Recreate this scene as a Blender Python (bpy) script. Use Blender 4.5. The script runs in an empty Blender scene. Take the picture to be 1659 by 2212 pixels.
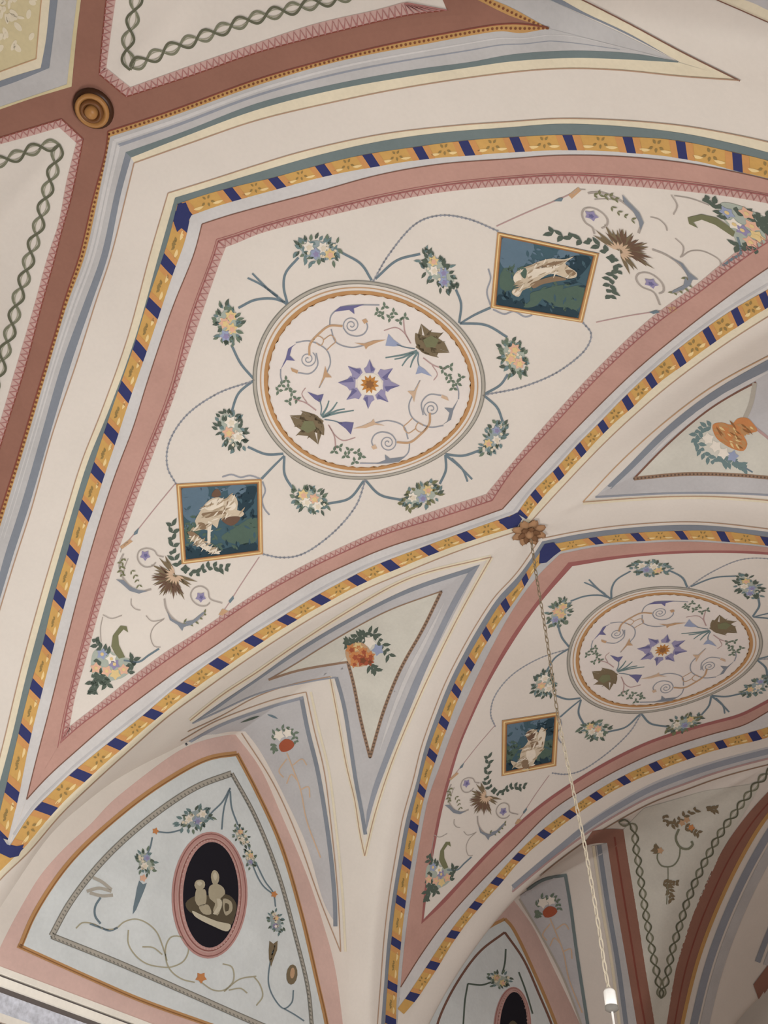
import bpy, bmesh, math, random
import numpy as np
from mathutils import Vector, Matrix
from mathutils.bvhtree import BVHTree
from mathutils.geometry import delaunay_2d_cdt

scene = bpy.context.scene
COL = scene.collection
random.seed(7)

# ------------------------------------------------------------------ camera
S = 3.0            # one bay of the vault is about 3 m long
ZC = 5.6           # height of the crown above the floor
W_, H_ = 1659.0, 2212.0
FPX = 2052.556
RC = np.array([[0.679, -0.734, 0.028], [0.558, 0.490, -0.669], [0.477, 0.470, 0.742]])
U_, _s, Vt_ = np.linalg.svd(RC); RC = U_ @ Vt_
CAM = np.array([-1.047, -0.670, -1.342])
cam_d = bpy.data.cameras.new('camera'); cam = bpy.data.objects.new('camera', cam_d)
COL.objects.link(cam); scene.camera = cam
cam_d.sensor_fit = 'AUTO'; cam_d.sensor_width = 36.0; cam_d.lens = FPX * 36.0 / H_
M = Matrix.Identity(4)
for r in range(3):
    M[r][0] = RC[0][r]; M[r][1] = -RC[1][r]; M[r][2] = -RC[2][r]
M.translation = Vector((CAM[0]*S, CAM[1]*S, CAM[2]*S + ZC))
cam.matrix_world = M
cam_d.clip_start = 0.05; cam_d.clip_end = 200

# ------------------------------------------------------------------ light
scene.view_settings.view_transform = 'Standard'
scene.view_settings.look = 'None'
scene.view_settings.gamma = 1.0
scene.view_settings.use_curve_mapping = False
scene.view_settings.exposure = 0.0
world = bpy.data.worlds.new('world'); scene.world = world; world.use_nodes = True
wb = world.node_tree.nodes['Background']
wb.inputs[0].default_value = (0.92, 0.94, 0.95, 1); wb.inputs[1].default_value = 0.16

def area(name, loc, target, sx, sy, power, col):
    d = bpy.data.lights.new(name, 'AREA'); d.shape = 'RECTANGLE'; d.size = sx; d.size_y = sy
    d.energy = power; d.color = col
    o = bpy.data.objects.new(name, d); COL.objects.link(o); o.location = loc
    o.rotation_euler = (Vector(target) - Vector(loc)).to_track_quat('-Z', 'Y').to_euler()
    return o
# unseen area lamps along both side walls, standing in for daylight
area('window_daylight', (-2.0, -2.42, 2.0), (-1.2, 2.4, 3.6), 1.3, 2.0, 235, (0.965, 0.99, 1.0))
area('added_fill_far', (1.0, -2.42, 2.0), (0.0, 2.4, 3.6), 1.3, 2.0, 40, (0.965, 0.99, 1.0))  # added fill from further along, brightens the groin facing it
area('window_daylight_left', (-1.5, 2.42, 2.0), (-0.5, -2.0, 4.6), 1.3, 2.0, 118, (0.99, 0.98, 0.95))

# ------------------------------------------------------------------ materials
MATS = {}
def lin(c): return tuple(((v/255.0)/12.92 if v/255.0 <= 0.04045 else ((v/255.0+0.055)/1.055)**2.4) for v in c)
def mat(name, rgb, rough=0.85, var=0.10, scale=5.0, metal=0.0, bump=0.0):
    if name in MATS: return MATS[name]
    m = bpy.data.materials.new(name); m.use_nodes = True; nt = m.node_tree; N = nt.nodes; L = nt.links
    b = N['Principled BSDF']; b.inputs['Roughness'].default_value = rough; b.inputs['Metallic'].default_value = metal
    b.inputs['Specular IOR Level'].default_value = 0.25
    tc = N.new('ShaderNodeTexCoord'); 
    n1 = N.new('ShaderNodeTexNoise'); n1.inputs['Scale'].default_value = scale; n1.inputs['Detail'].default_value = 4
    n2 = N.new('ShaderNodeTexNoise'); n2.inputs['Scale'].default_value = 60; n2.inputs['Detail'].default_value = 2
    geo = N.new('ShaderNodeNewGeometry')
    L.new(geo.outputs['Position'], n1.inputs['Vector']); L.new(geo.outputs['Position'], n2.inputs['Vector'])
    mx = N.new('ShaderNodeMix'); mx.data_type = 'RGBA'; mx.blend_type = 'MIX'
    c = lin(rgb)
    d = tuple(max(0, v*(1-var*1.6)) for v in c); e = tuple(min(1, v*(1+var)) for v in c)
    mx.inputs[6].default_value = (*d, 1); mx.inputs[7].default_value = (*e, 1)
    ad = N.new('ShaderNodeMath'); ad.operation = 'MULTIPLY_ADD'
    L.new(n2.outputs['Fac'], ad.inputs[0]); ad.inputs[1].default_value = 0.5
    sb = N.new('ShaderNodeMath'); sb.operation = 'SUBTRACT'; L.new(n1.outputs['Fac'], sb.inputs[0]); sb.inputs[1].default_value = 0.22
    L.new(sb.outputs[0], ad.inputs[2]); L.new(ad.outputs[0], mx.inputs[0]); L.new(mx.outputs[2], b.inputs['Base Color'])
    if bump:
        bp = N.new('ShaderNodeBump'); bp.inputs['Strength'].default_value = bump; bp.inputs['Distance'].default_value = 0.01
        L.new(n1.outputs['Fac'], bp.inputs['Height']); L.new(bp.outputs[0], b.inputs['Normal'])
    MATS[name] = m; return m
PAL = dict(
 cream=(220,212,200), white=(221,213,201), disc=(226,217,208), greenwhite=(206,204,190), yellowwash=(210,196,150),
 pink=(190,137,124), terra=(172,110,92), terradark=(140,72,58), lace=(205,158,148), lacedark=(150,70,70),
 goldolive=(150,124,70), gold=(208,160,82), goldlight=(234,205,140), orange=(204,128,70), ochre=(190,128,66), goldlace=(196,148,84), browndot=(128,74,46),
 blue=(52,58,106), bluegrey=(120,132,146), tealgrey=(112,128,128), grey=(186,184,184), lightgrey=(200,199,200), lavgrey=(182,184,192), deepgrey=(146,152,162),
 paleyellow=(225,214,184), line=(180,146,118), brownline=(128,88,72), rope=(150,120,96), ropedark=(104,84,70),
 teal=(66,96,108), tealdark=(42,66,78), tealblue=(94,120,138), tealgreen=(82,106,92),
 skinmid=(176,156,126), skin=(205,188,160), skinlight=(226,214,192), skindark=(142,116,88), hair=(112,84,66),
 leaf=(92,112,94), leafdark=(66,80,70), leafteal=(108,134,134), leafolive=(120,122,86), stem=(96,116,122), stemgrey=(150,154,162), stemthin=(170,160,150),
 tendril=(172,166,138), pinkwall=(216,180,168), lacemid=(176,116,110), fcream=(222,210,184), fwhite=(232,224,208), fyellow=(224,196,132), fpeach=(226,176,146), fblue=(134,148,190), fviolet=(146,138,176), fred=(172,84,54), forange=(206,132,74),
 brownleaf=(120,104,76), tan=(196,152,110), tanlight=(208,176,144), mauve=(184,150,146),
 violet=(140,132,172), violetdark=(104,98,146), star=(196,130,58), stardark=(150,92,40),
 lunette=(208,214,212), bead=(160,158,150), beaddark=(128,126,116), black=(26,24,34), ivory=(176,166,138), ivorylight=(200,192,166), ivorydark=(92,82,62),
 ringpink=(196,140,132), ringdark=(150,92,84), guil=(112,112,84), guildark=(88,88,64), guilmid=(150,146,116),
 wood=(120,74,36), woodlight=(176,122,62), wooddark=(70,40,22), rosette=(176,132,92), rosettedark=(130,90,58),
 chain=(206,192,166), chaindark=(150,134,108), porcelain=(236,234,226), metal=(120,116,108), corniceblue=(204,208,218), cornicecream=(228,222,208), cornicedark=(96,88,84), floor=(150,110,80), glass=(200,210,220))
PAL.update(leafpale=(168,178,164), leafblue=(150,166,166), ochre=(192,142,88), stardark=(150,100,56), lacedark=(164,98,94), stem=(108,128,138), bead=(176,170,156), violet=(150,144,180), violetdark=(108,106,152),
 pink=(192,147,132), terra=(152,104,86), lavgrey=(188,187,187), lightgrey=(204,202,199), bluegrey=(130,138,148), grey=(187,186,184), lunette=(214,221,220), orange=(208,146,82), guil=(124,126,102), guildark=(100,102,80), guilmid=(164,162,138), fblue=(150,162,192), ringpink=(194,146,138), lace=(200,162,152), chain=(192,180,156),
 brownleaf=(124,108,80), leafdark=(84,98,86), leaf=(108,126,106), tan=(196,156,116))
for _k in list(PAL):
    _c = PAL[_k]; _g = .3*_c[0]+.59*_c[1]+.11*_c[2]; _f = .96 if _k in ('blue',) else .86
    PAL[_k] = tuple(_g+(v-_g)*_f for v in _c)

def MT(k):
    if k == 'corniceblue': return mat(k, PAL[k], 0.8, 0.28, 30.0)
    return mat(k, PAL[k], rough=0.9 if k not in ('porcelain','wood','woodlight','wooddark') else 0.4, var=0.10 if k not in ('cream','white','disc','porcelain') else 0.05)

# ------------------------------------------------------------------ objects
def link(name, me, parent=None, material=None, kind=None):
    o = bpy.data.objects.new(name, me); COL.objects.link(o)
    if material: me.materials.append(MT(material))
    if parent: o.parent = parent
    if kind: o['kind'] = kind
    return o
def tag(o, label, cat, group=None):
    o['label'] = label; o['category'] = cat
    if group: o['group'] = group
    return o
def thing(name, label, cat, loc, group=None):
    o = bpy.data.objects.new(name, None); COL.objects.link(o); o.location = loc; o.empty_display_size = 0.1
    return tag(o, label, cat, group)
def mesh(name, v, f, parent=None, material=None, kind=None, smooth=True):
    off = Vector(parent.location) if parent else Vector((0, 0, 0))
    if parent and parent.parent: off = off + Vector(parent.parent.location)
    me = bpy.data.meshes.new(name); me.from_pydata([tuple(Vector(p) - off) for p in v], [], f); me.update()
    if smooth:
        for p in me.polygons: p.use_smooth = True
    return link(name, me, parent, material, kind)
def wpt(x, y, z): return Vector((x*S, y*S, z*S + ZC))

# ------------------------------------------------------------------ the vault
RV = 0.831
CX = [-2.04, -1.005, 0.03, 1.05, 2.08]        # bay centres
GX = [0,.03,.065,.11,.16,.21,.26,.31,.36,.41,.45,.49]
GY = [0,.085,.165,.275,.375,.475,.56,.645,.72,.775,.805,.824]
AX = [0,.086,.16,.255,.312,.358,.39,.415,.43,.44]
AZ = [-.095,-.144,-.222,-.33,-.413,-.496,-.597,-.70,-.80,-.85]
def smooth_interp(x, xs, ys):
    i = max(0, min(len(xs)-2, int(np.searchsorted(xs, x)) - 1))
    def sl(j):
        if j <= 0: return (ys[1]-ys[0])/(xs[1]-xs[0])
        if j >= len(xs)-1: return (ys[-1]-ys[-2])/(xs[-1]-xs[-2])
        return (ys[j+1]-ys[j-1])/(xs[j+1]-xs[j-1])
    h = xs[i+1]-xs[i]; t = (x-xs[i])/h
    return ((2*t**3-3*t*t+1)*ys[i] + (t**3-2*t*t+t)*h*sl(i) + (-2*t**3+3*t*t)*ys[i+1] + (t**3-t*t)*h*sl(i+1))
NT, NK, NW = 64, 44, 36
TS = [ (i/NT) for i in range(NT+1)]
def zcyl(y): return -RV + math.sqrt(max(0.0, RV*RV - y*y))
def groin(t): 
    x = .49*t; y = smooth_interp(x, GX, GY); return x, y, zcyl(y)
def arch(t):
    x = .44*t; return x, RV, smooth_interp(x, AX, AZ)
bmv = bmesh.new()
glayer = bmv.verts.layers.float.new('g')
def grid(rows):
    vs = [[None]*len(r) for r in rows]
    for i, r in enumerate(rows):
        for j, (p, g) in enumerate(r):
            v = bmv.verts.new(p); v[glayer] = g; vs[i][j] = v
    for i in range(len(rows)-1):
        for j in range(len(rows[0])-1):
            q = [vs[i][j], vs[i][j+1], vs[i+1][j+1], vs[i+1][j]]
            try: bmv.faces.new(q)
            except ValueError: pass
for k in range(len(CX)-1):                     # kites between neighbouring bay centres, on the long barrel
    for sg in (1, -1):
        rows = []
        for t in TS:
            x, y, z = groin(t); a = CX[k]+x; b = CX[k+1]-x
            rows.append([(wpt(a+(b-a)*j/NK, sg*y, z), min(j, NK-j)*(b-a)/NK) for j in range(NK+1)])
        a = CX[k]+.49; b = CX[k+1]-.49
        for q in range(1, 7):
            y = .824+(.8309-.824)*q/6; z = -.83 + (zcyl(.824)+.83)*(1-q/6)
            rows.append([(wpt(a+(b-a)*j/NK, sg*y, z), 1.0) for j in range(NK+1)])
        grid(rows)
for k in range(len(CX)):                       # lateral webs running down to the lunette walls
    for sg in (1, -1):
        for sx in (1, -1):
            rows = []
            for t in TS:
                G = groin(t); A = arch(t)
                rows.append([(wpt(CX[k]+sx*(G[0]+(A[0]-G[0])*j/NW), sg*(G[1]+(A[1]-G[1])*j/NW), G[2]+(A[2]-G[2])*j/NW),
                              (j/NW)*math.dist(G, A)) for j in range(NW+1)])
            grid(rows)
bmesh.ops.remove_doubles(bmv, verts=bmv.verts, dist=0.0006)
near = [v for v in bmv.verts if v[glayer] < 0.055 and len(v.link_edges) >= 3 and not v.is_boundary]
for _ in range(26):
    bmesh.ops.smooth_vert(bmv, verts=near, factor=0.5, use_axis_x=True, use_axis_y=True, use_axis_z=True)
bmesh.ops.recalc_face_normals(bmv, faces=bmv.faces)
bmv.faces.ensure_lookup_table(); bmv.normal_update()
if sum(f.normal.z for f in bmv.faces) > 0: bmesh.ops.reverse_faces(bmv, faces=bmv.faces)
me = bpy.data.meshes.new('ceiling'); bmv.to_mesh(me)
for p in me.polygons: p.use_smooth = True
ceiling = link('ceiling', me, None, None, 'structure')
me.materials.append(mat('plaster', PAL['cream'], 0.92, 0.05, 3.0, 0, 0.08))
ceiling['label'] = 'cream plaster vault of groined bays painted with bands and panels'
bv_v = [v.co.copy() for v in bmv.verts]; bmv.verts.index_update(); bv_f = [[v.index for v in f.verts] for f in bmv.faces]
bmv.free()
XL0, XL1 = -2.6, 2.7
def wallmesh(name, sg, label):
    v = [wpt(XL0, sg*RV, -ZC/S), wpt(XL1, sg*RV, -ZC/S), wpt(XL1, sg*RV, -0.06), wpt(XL0, sg*RV, -0.06)]
    f = [(0, 1, 2, 3)] if sg > 0 else [(3, 2, 1, 0)]
    n = len(bv_v); bv_v.extend(v); bv_f.append([n+i for i in f[0]])
    o = mesh(name, v, f, None, 'pinkwall', 'structure', False); o['label'] = label; return o
wall_left = wallmesh('wall_left', 1, 'pink wall with pale pointed lunettes under the vault')
wall_right = wallmesh('wall_right', -1, 'pink wall on the right under the vault')
mesh('wall_far', [wpt(2.08, -RV, -ZC/S), wpt(2.08, RV, -ZC/S), wpt(2.08, RV, .02), wpt(2.08, -RV, .02)], [(0, 3, 2, 1)], None, 'cream', 'structure', False)
def added_window(name, x, sg):
    o = bpy.data.objects.new(name, None); COL.objects.link(o); o.location = (x, sg*(RV*S-.012), 2.0); o['kind'] = 'structure'
    def bar(nm, x0, x1, z0, z1, d, m):
        v = [(x+a, sg*(RV*S-.002-b), 2.0+c) for a in (x0, x1) for b in (0, d) for c in (z0, z1)]
        mesh(nm, v, [(0,1,3,2),(4,6,7,5),(0,4,5,1),(2,3,7,6),(0,2,6,4),(1,5,7,3)], o, m, None, False)
    for x0, x1, z0, z1 in ((-.72,-.64,-1.08,1.08),(.64,.72,-1.08,1.08),(-.64,.64,1.0,1.08),(-.64,.64,-1.08,-1.0),(-.03,.03,-1.0,1.0),(-.64,-.03,.30,.34),(.03,.64,.30,.34)): bar('frame_bar', x0, x1, z0, z1, .05, 'cornicecream')
    for x0, x1 in ((-.64,-.03),(.03,.64)): bar('pane', x0, x1, -1.0, 1.0, .012, 'glass')
added_window('added_window_1', -2.0, -1); added_window('added_window_2', 1.0, -1); added_window('added_window_3', -1.5, 1)  # unseen windows added to stand behind the area lamps; the wall stays solid
mesh('floor', [wpt(XL0, -RV, -ZC/S), wpt(XL1, -RV, -ZC/S), wpt(XL1, RV, -ZC/S), wpt(XL0, RV, -ZC/S)], [(0,1,2,3)], None, 'floor', 'structure', False)
BVH = BVHTree.FromPolygons(bv_v, bv_f)

# ------------------------------------------------------------------ pixel -> point on the painted surface
OC = Vector((CAM[0]*S, CAM[1]*S, CAM[2]*S + ZC))
def pray(u, v):
    d = RC.T @ np.array([(u-W_/2)/FPX, (v-H_/2)/FPX, 1.0]); d = Vector(d); d.normalize(); return d
def hit(u, v):
    d = pray(u, v); co, n, i, dist = BVH.ray_cast(OC, d)
    if co is None: return None
    if n.dot(d) > 0: n = -n
    return co, n
def cylhit(u, v):
    d = pray(u, v); o = OC - Vector((0, 0, ZC - RV*S)); R = RV*S
    a = d.y*d.y + d.z*d.z; b = o.y*d.y + o.z*d.z; c = o.y*o.y + o.z*o.z - R*R
    t = (-b + math.sqrt(max(0, b*b - a*c)))/a; p = OC + d*t
    return p.x/S, RV*math.atan2(p.y, p.z - (ZC - RV*S))
def cylpt(x, s):
    a = s/RV; p = wpt(x, RV*math.sin(a), -RV + RV*math.cos(a)); return p, Vector((0, -math.sin(a), -math.cos(a)))
M1X, M2X, KSC = -0.417, 0.505, 1.045
def place_second(u, v):        # the same painting repeated on the next kite of the vault
    x, s = cylhit(u, v); return cylpt(M2X + (x-M1X)*KSC, s*KSC)
def place_mirror(u, v):        # mirrored over the ridge
    x, s = cylhit(u, v); return cylpt(x, -s)
def walls_hit(u, v):
    d = pray(u, v); t = (RV*S - OC.y)/d.y; return OC + d*t, Vector((0, -1, 0))
def outside(p):
    q = RC @ np.array(p-OC)
    if q[2] <= 0.05: return True
    u, v = W_/2+FPX*q[0]/q[2], H_/2+FPX*q[1]/q[2]; return u < -10 or v < -10 or u > W_+10 or v > H_+10
def repeated(fx, fy, base=None, dx=0.0):
    """the same painted bands in the neighbouring webs: mirrored over a bay centre, over the ridge or moved by a bay"""
    def pl(u, v):
        h = (base or hit)(u, v)
        if h is None: return None
        c, n = h[0].copy(), h[1].copy()
        if fx: c.x = 2*CX[1]*S-c.x; n.x = -n.x
        if fy: c.y = -c.y; n.y = -n.y
        c.x += dx*S
        return (c, n) if outside(c) else None
    return pl
LIFT = 0.0011
def Pt(s, ox=0.0, oy=0.0, k=1.0):
    out = []
    for a in s.split():
        x, y = a.split(','); out.append((ox + float(x)*k, oy + float(y)*k))
    return out
def K(c, r, s): return Pt(s, 553*c, 553*r, 1/3)
def M5(s): return Pt(s, 0, 1472, .5)
def MM(s): return Pt(s, 530, 580, .3255)

def cr(pts, step=8.0, closed=False):
    P = [np.array(p, float) for p in pts]
    if len(P) == 2:
        n = max(1, int(np.linalg.norm(P[1]-P[0])/step)); return [tuple(P[0]+(P[1]-P[0])*i/n) for i in range(n+1)]
    out = []; n = len(P)
    for i in range(n if closed else n-1):
        p1, p2 = P[i], P[(i+1) % n]
        p0 = P[i-1] if (i > 0 or closed) else 2*p1-p2
        p3 = P[(i+2) % n] if (i+2 < n or closed) else 2*p2-p1
        d = np.linalg.norm(p2-p1); m = max(1, int(math.ceil(d/step)))
        t0 = 0; t1 = max(1e-3, np.linalg.norm(p1-p0))**.5; t2 = t1+max(1e-3, d)**.5; t3 = t2+max(1e-3, np.linalg.norm(p3-p2))**.5
        for j in range(m):
            t = t1+(t2-t1)*j/m
            a1 = (t1-t)/(t1-t0)*p0+(t-t0)/(t1-t0)*p1; a2 = (t2-t)/(t2-t1)*p1+(t-t1)/(t2-t1)*p2; a3 = (t3-t)/(t3-t2)*p2+(t-t2)/(t3-t2)*p3
            b1 = (t2-t)/(t2-t0)*a1+(t-t0)/(t2-t0)*a2; b2 = (t3-t)/(t3-t1)*a2+(t-t1)/(t3-t1)*a3
            out.append(tuple((t2-t)/(t2-t1)*b1+(t-t1)/(t2-t1)*b2))
    if not closed: out.append(tuple(P[-1]))
    return out
def resample(c, n):
    c = np.array(c); d = np.concatenate([[0], np.cumsum(np.linalg.norm(np.diff(c, axis=0), axis=1))])
    t = np.linspace(0, d[-1], n+1); return np.stack([np.interp(t, d, c[:, 0]), np.interp(t, d, c[:, 1])], 1)
def clen(c): c = np.array(c); return float(np.linalg.norm(np.diff(c, axis=0), axis=1).sum())

class Paint:
    """collects flat painted shapes given in photo pixels and lays them on the vault"""
    def __init__(s, place=hit, layer=1): s.v = []; s.f = []; s.place = place; s.layer = layer
    def _add(s, pts):
        idx = []
        for p in pts:
            h = s.place(p[0], p[1])
            if h is None: idx.append(None); continue
            s.v.append(h[0] + h[1]*(LIFT*s.layer)); idx.append(len(s.v)-1)
        return idx
    def _face(s, q):
        q2 = []
        for i in q:
            if i is None: return
            if i not in q2: q2.append(i)
        if len(q2) < 3: return
        L = [s.v[i] for i in q2]
        if max((L[i]-L[i-1]).length for i in range(len(L))) > 0.45: return
        n = (L[1]-L[0]).cross(L[2]-L[0])
        if n.dot(OC-L[0]) < 0: q2.reverse()
        s.f.append(tuple(q2))
    def band(s, A, B, step=6.0, smooth=True):
        A = cr(A, step) if smooth else A; B = cr(B, step) if smooth else B
        n = max(1, int(max(clen(A), clen(B))/step)); A = resample(A, n); B = resample(B, n)
        m = max(1, int(math.ceil(np.linalg.norm(A-B, axis=1).max()/(step*1.2))))
        rows = [s._add([A[i]+(B[i]-A[i])*j/m for j in range(m+1)]) for i in range(n+1)]
        for i in range(n):
            for j in range(m): s._face((rows[i][j], rows[i][j+1], rows[i+1][j+1], rows[i+1][j]))
        return s
    def strip(s, pts, w, step=6.0, w1=None, closed=False, smooth=True, taper=False):
        c = cr(pts, step, closed) if smooth else pts
        if closed: c = c + [c[0]]
        c = np.array(c); 
        if len(c) < 2: return s
        t = np.gradient(c, axis=0); 
        if closed: t[0] = t[-1] = c[1]-c[-2]
        t /= np.linalg.norm(t, axis=1)[:, None]+1e-9; nn = np.stack([-t[:, 1], t[:, 0]], 1)
        u = np.linspace(0, 1, len(c)); ww = w + ((w1 if w1 is not None else w)-w)*u
        if taper: ww = ww*np.maximum(.12, np.sin(np.pi*np.clip(u, .02, .98))**.7)
        a = s._add(c+nn*ww[:, None]/2); b = s._add(c-nn*ww[:, None]/2)
        for i in range(len(c)-1): s._face((a[i], b[i], b[i+1], a[i+1]))
        return s
    def poly(s, pts, step=7.0, smooth=False):
        if smooth: pts = cr(pts, step, True)
        P = np.array(pts, float); area2 = float(np.sum(P[:, 0]*np.roll(P[:, 1], -1)-np.roll(P[:, 0], -1)*P[:, 1]))
        if area2 < 0: P = P[::-1]
        lo = P.min(0); hi = P.max(0)
        if max(hi-lo) > step*1.6:
            Q = []
            for i in range(len(P)):
                a, b = P[i], P[(i+1) % len(P)]; n = max(1, int(np.linalg.norm(b-a)/step))
                Q += [a+(b-a)*j/n for j in range(n)]
            P = np.array(Q)
            def inside(x, y):
                c = False; j = len(P)-1
                for i in range(len(P)):
                    if (P[i][1] > y) != (P[j][1] > y) and x < (P[j][0]-P[i][0])*(y-P[i][1])/(P[j][1]-P[i][1])+P[i][0]: c = not c
                    j = i
                return c
            ins = [(x, y) for x in np.arange(lo[0]+step/2, hi[0], step) for y in np.arange(lo[1]+step/2, hi[1], step) if inside(x, y)]
            ins = [q for q in ins if np.min(np.sum((P-np.array(q))**2, 1)) > (step*.4)**2]
            vs = [Vector(p) for p in P]+[Vector(q) for q in ins]
            r = delaunay_2d_cdt(vs, [], [list(range(len(P)))], 1, 1e-4)
            id_ = s._add([(p[0], p[1]) for p in r[0]])
            for f in r[2]: s._face([id_[i] for i in f])
        else:
            id_ = s._add(P)
            if len(P) <= 4: s._face(id_)
            else:
                c = s._add([P.mean(0)])[0]
                for i in range(len(id_)): s._face((c, id_[i], id_[(i+1) % len(id_)]))
        return s
    def ell(s, x, y, rx, ry=None, rot=0.0, n=12):
        ry = ry or rx; c, q = math.cos(rot), math.sin(rot)
        return s.poly([(x+rx*math.cos(a)*c-ry*math.sin(a)*q, y+rx*math.cos(a)*q+ry*math.sin(a)*c) for a in [2*math.pi*i/n for i in range(n)]])
    def leaf(s, x, y, l, w, rot):
        c, q = math.cos(rot), math.sin(rot)
        return s.poly([(x+a*l*c-b*w*q, y+a*l*q+b*w*c) for a, b in ((0,0),(.3,.45),(.6,.42),(1,0),(.6,-.42),(.3,-.45))])
    def flower(s, x, y, r, rot=0.0, k=5):
        return s.poly([(x+rr*math.cos(rot+math.pi*i/k), y+rr*math.sin(rot+math.pi*i/k)) for i in range(2*k) for rr in ((r if i % 2 == 0 else r*.62),)])
    def done(s, name, parent, material, kind=None):
        if not s.f: return None
        par = list(range(len(s.v)))
        def find(a):
            while par[a] != a: par[a] = par[par[a]]; a = par[a]
            return a
        for f in s.f:
            for q in f[1:]: par[find(q)] = find(f[0])
        comp = {}
        for f in s.f: comp.setdefault(find(f[0]), []).append(f)
        if 1 < len(comp) <= 8 and not kind:      # a few strokes: each one is a part of its own
            o = None
            for fs in comp.values():
                used = sorted({q for f in fs for q in f}); m = {q: k for k, q in enumerate(used)}
                o = mesh(name, [s.v[q] for q in used], [tuple(m[q] for q in f) for f in fs], parent, material)
            return o
        return mesh(name, s.v, s.f, parent, material, kind or ('stuff' if len(comp) > 8 else None))

def strokes(name, root, place, layer, m, pts, n, l, w, ang, jit, seed=0):
    """loose brush strokes scattered inside an outline"""
    rnd = random.Random(seed+len(name)*31+n); P = pts; xs = [p[0] for p in P]; ys = [p[1] for p in P]; b = Paint(place, layer); k = 0; tries = 0
    while k < n and tries < n*30:
        tries += 1; x = rnd.uniform(min(xs), max(xs)); y = rnd.uniform(min(ys), max(ys)); c = False; j = len(P)-1
        for i in range(len(P)):
            if (P[i][1] > y) != (P[j][1] > y) and x < (P[j][0]-P[i][0])*(y-P[i][1])/(P[j][1]-P[i][1])+P[i][0]: c = not c
            j = i
        if c:
            a = ang+rnd.uniform(-jit, jit); ll = l*rnd.uniform(.6, 1.3); b.leaf(x-math.cos(a)*ll/2, y-math.sin(a)*ll/2, ll, w*rnd.uniform(.7, 1.3), a); k += 1
    return b.done(name, root, m, 'stuff')
def offs(p, d):
    c = np.array(p, float); t = np.gradient(c, axis=0); t /= np.linalg.norm(t, axis=1)[:, None]+1e-9; return [tuple(q) for q in c+np.stack([-t[:, 1], t[:, 0]], 1)*d]
def base_of(px, place=hit):
    h = place(*px); return h[0] if h else Vector((0, 0, ZC))

# ------------------------------------------------------------------ painted frames of the vault
C = ceiling
def bandpart(name, A, B, m, layer=1, place=hit): return Paint(place, layer).band(A, B).done(name, C, m)
def linepart(name, pts, w, m, layer=3, place=hit, closed=False): return Paint(place, layer).strip(pts, w, closed=closed).done(name, C, m)
def mix(A, B, f):
    n = 40; a = resample(cr(A), n); b = resample(cr(B), n); return [tuple(p) for p in (a+(b-a)*f)]
def matched(A, B, n):
    a = resample(cr(A), n); b = resample(cr(B, 3.0), max(20, int(clen(B)/2.5))); out = []; j0 = 0
    for p in a:
        d = np.sum((b[j0:]-p)**2, 1); j0 = j0+int(np.argmin(d[:max(6, int(60))])); out.append(b[j0])
    return a, np.array(out)
def mixn(A, B, f):
    a, b = matched(A, B, max(4, int(clen(A)/8))); return fair([tuple(p) for p in a+(b-a)*f], 10)
def zigzag(name, A, B, parent, m, pitch=13.0, w=2.6, layer=4, place=hit):
    """scalloped lace edge between two lines"""
    n = max(2, int(clen(cr(A))/pitch)); a, b = matched(A, B, 2*n)
    p = Paint(place, layer)
    for i in range(n):
        p.strip([tuple(a[2*i]), tuple(b[2*i+1]*.9+a[2*i+1]*.1), tuple(a[2*i+2])], w, smooth=False)
    return p.done(name, parent, m)
def dots(name, A, B, parent, m, pitch=9.0, r=2.6, layer=4, place=hit):
    a = mix(A, B, .5); n = max(2, int(clen(a)/pitch)); a = resample(a, n); p = Paint(place, layer)
    for q in a: p.ell(q[0], q[1], r, n=6)
    return p.done(name, parent, m)

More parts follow.
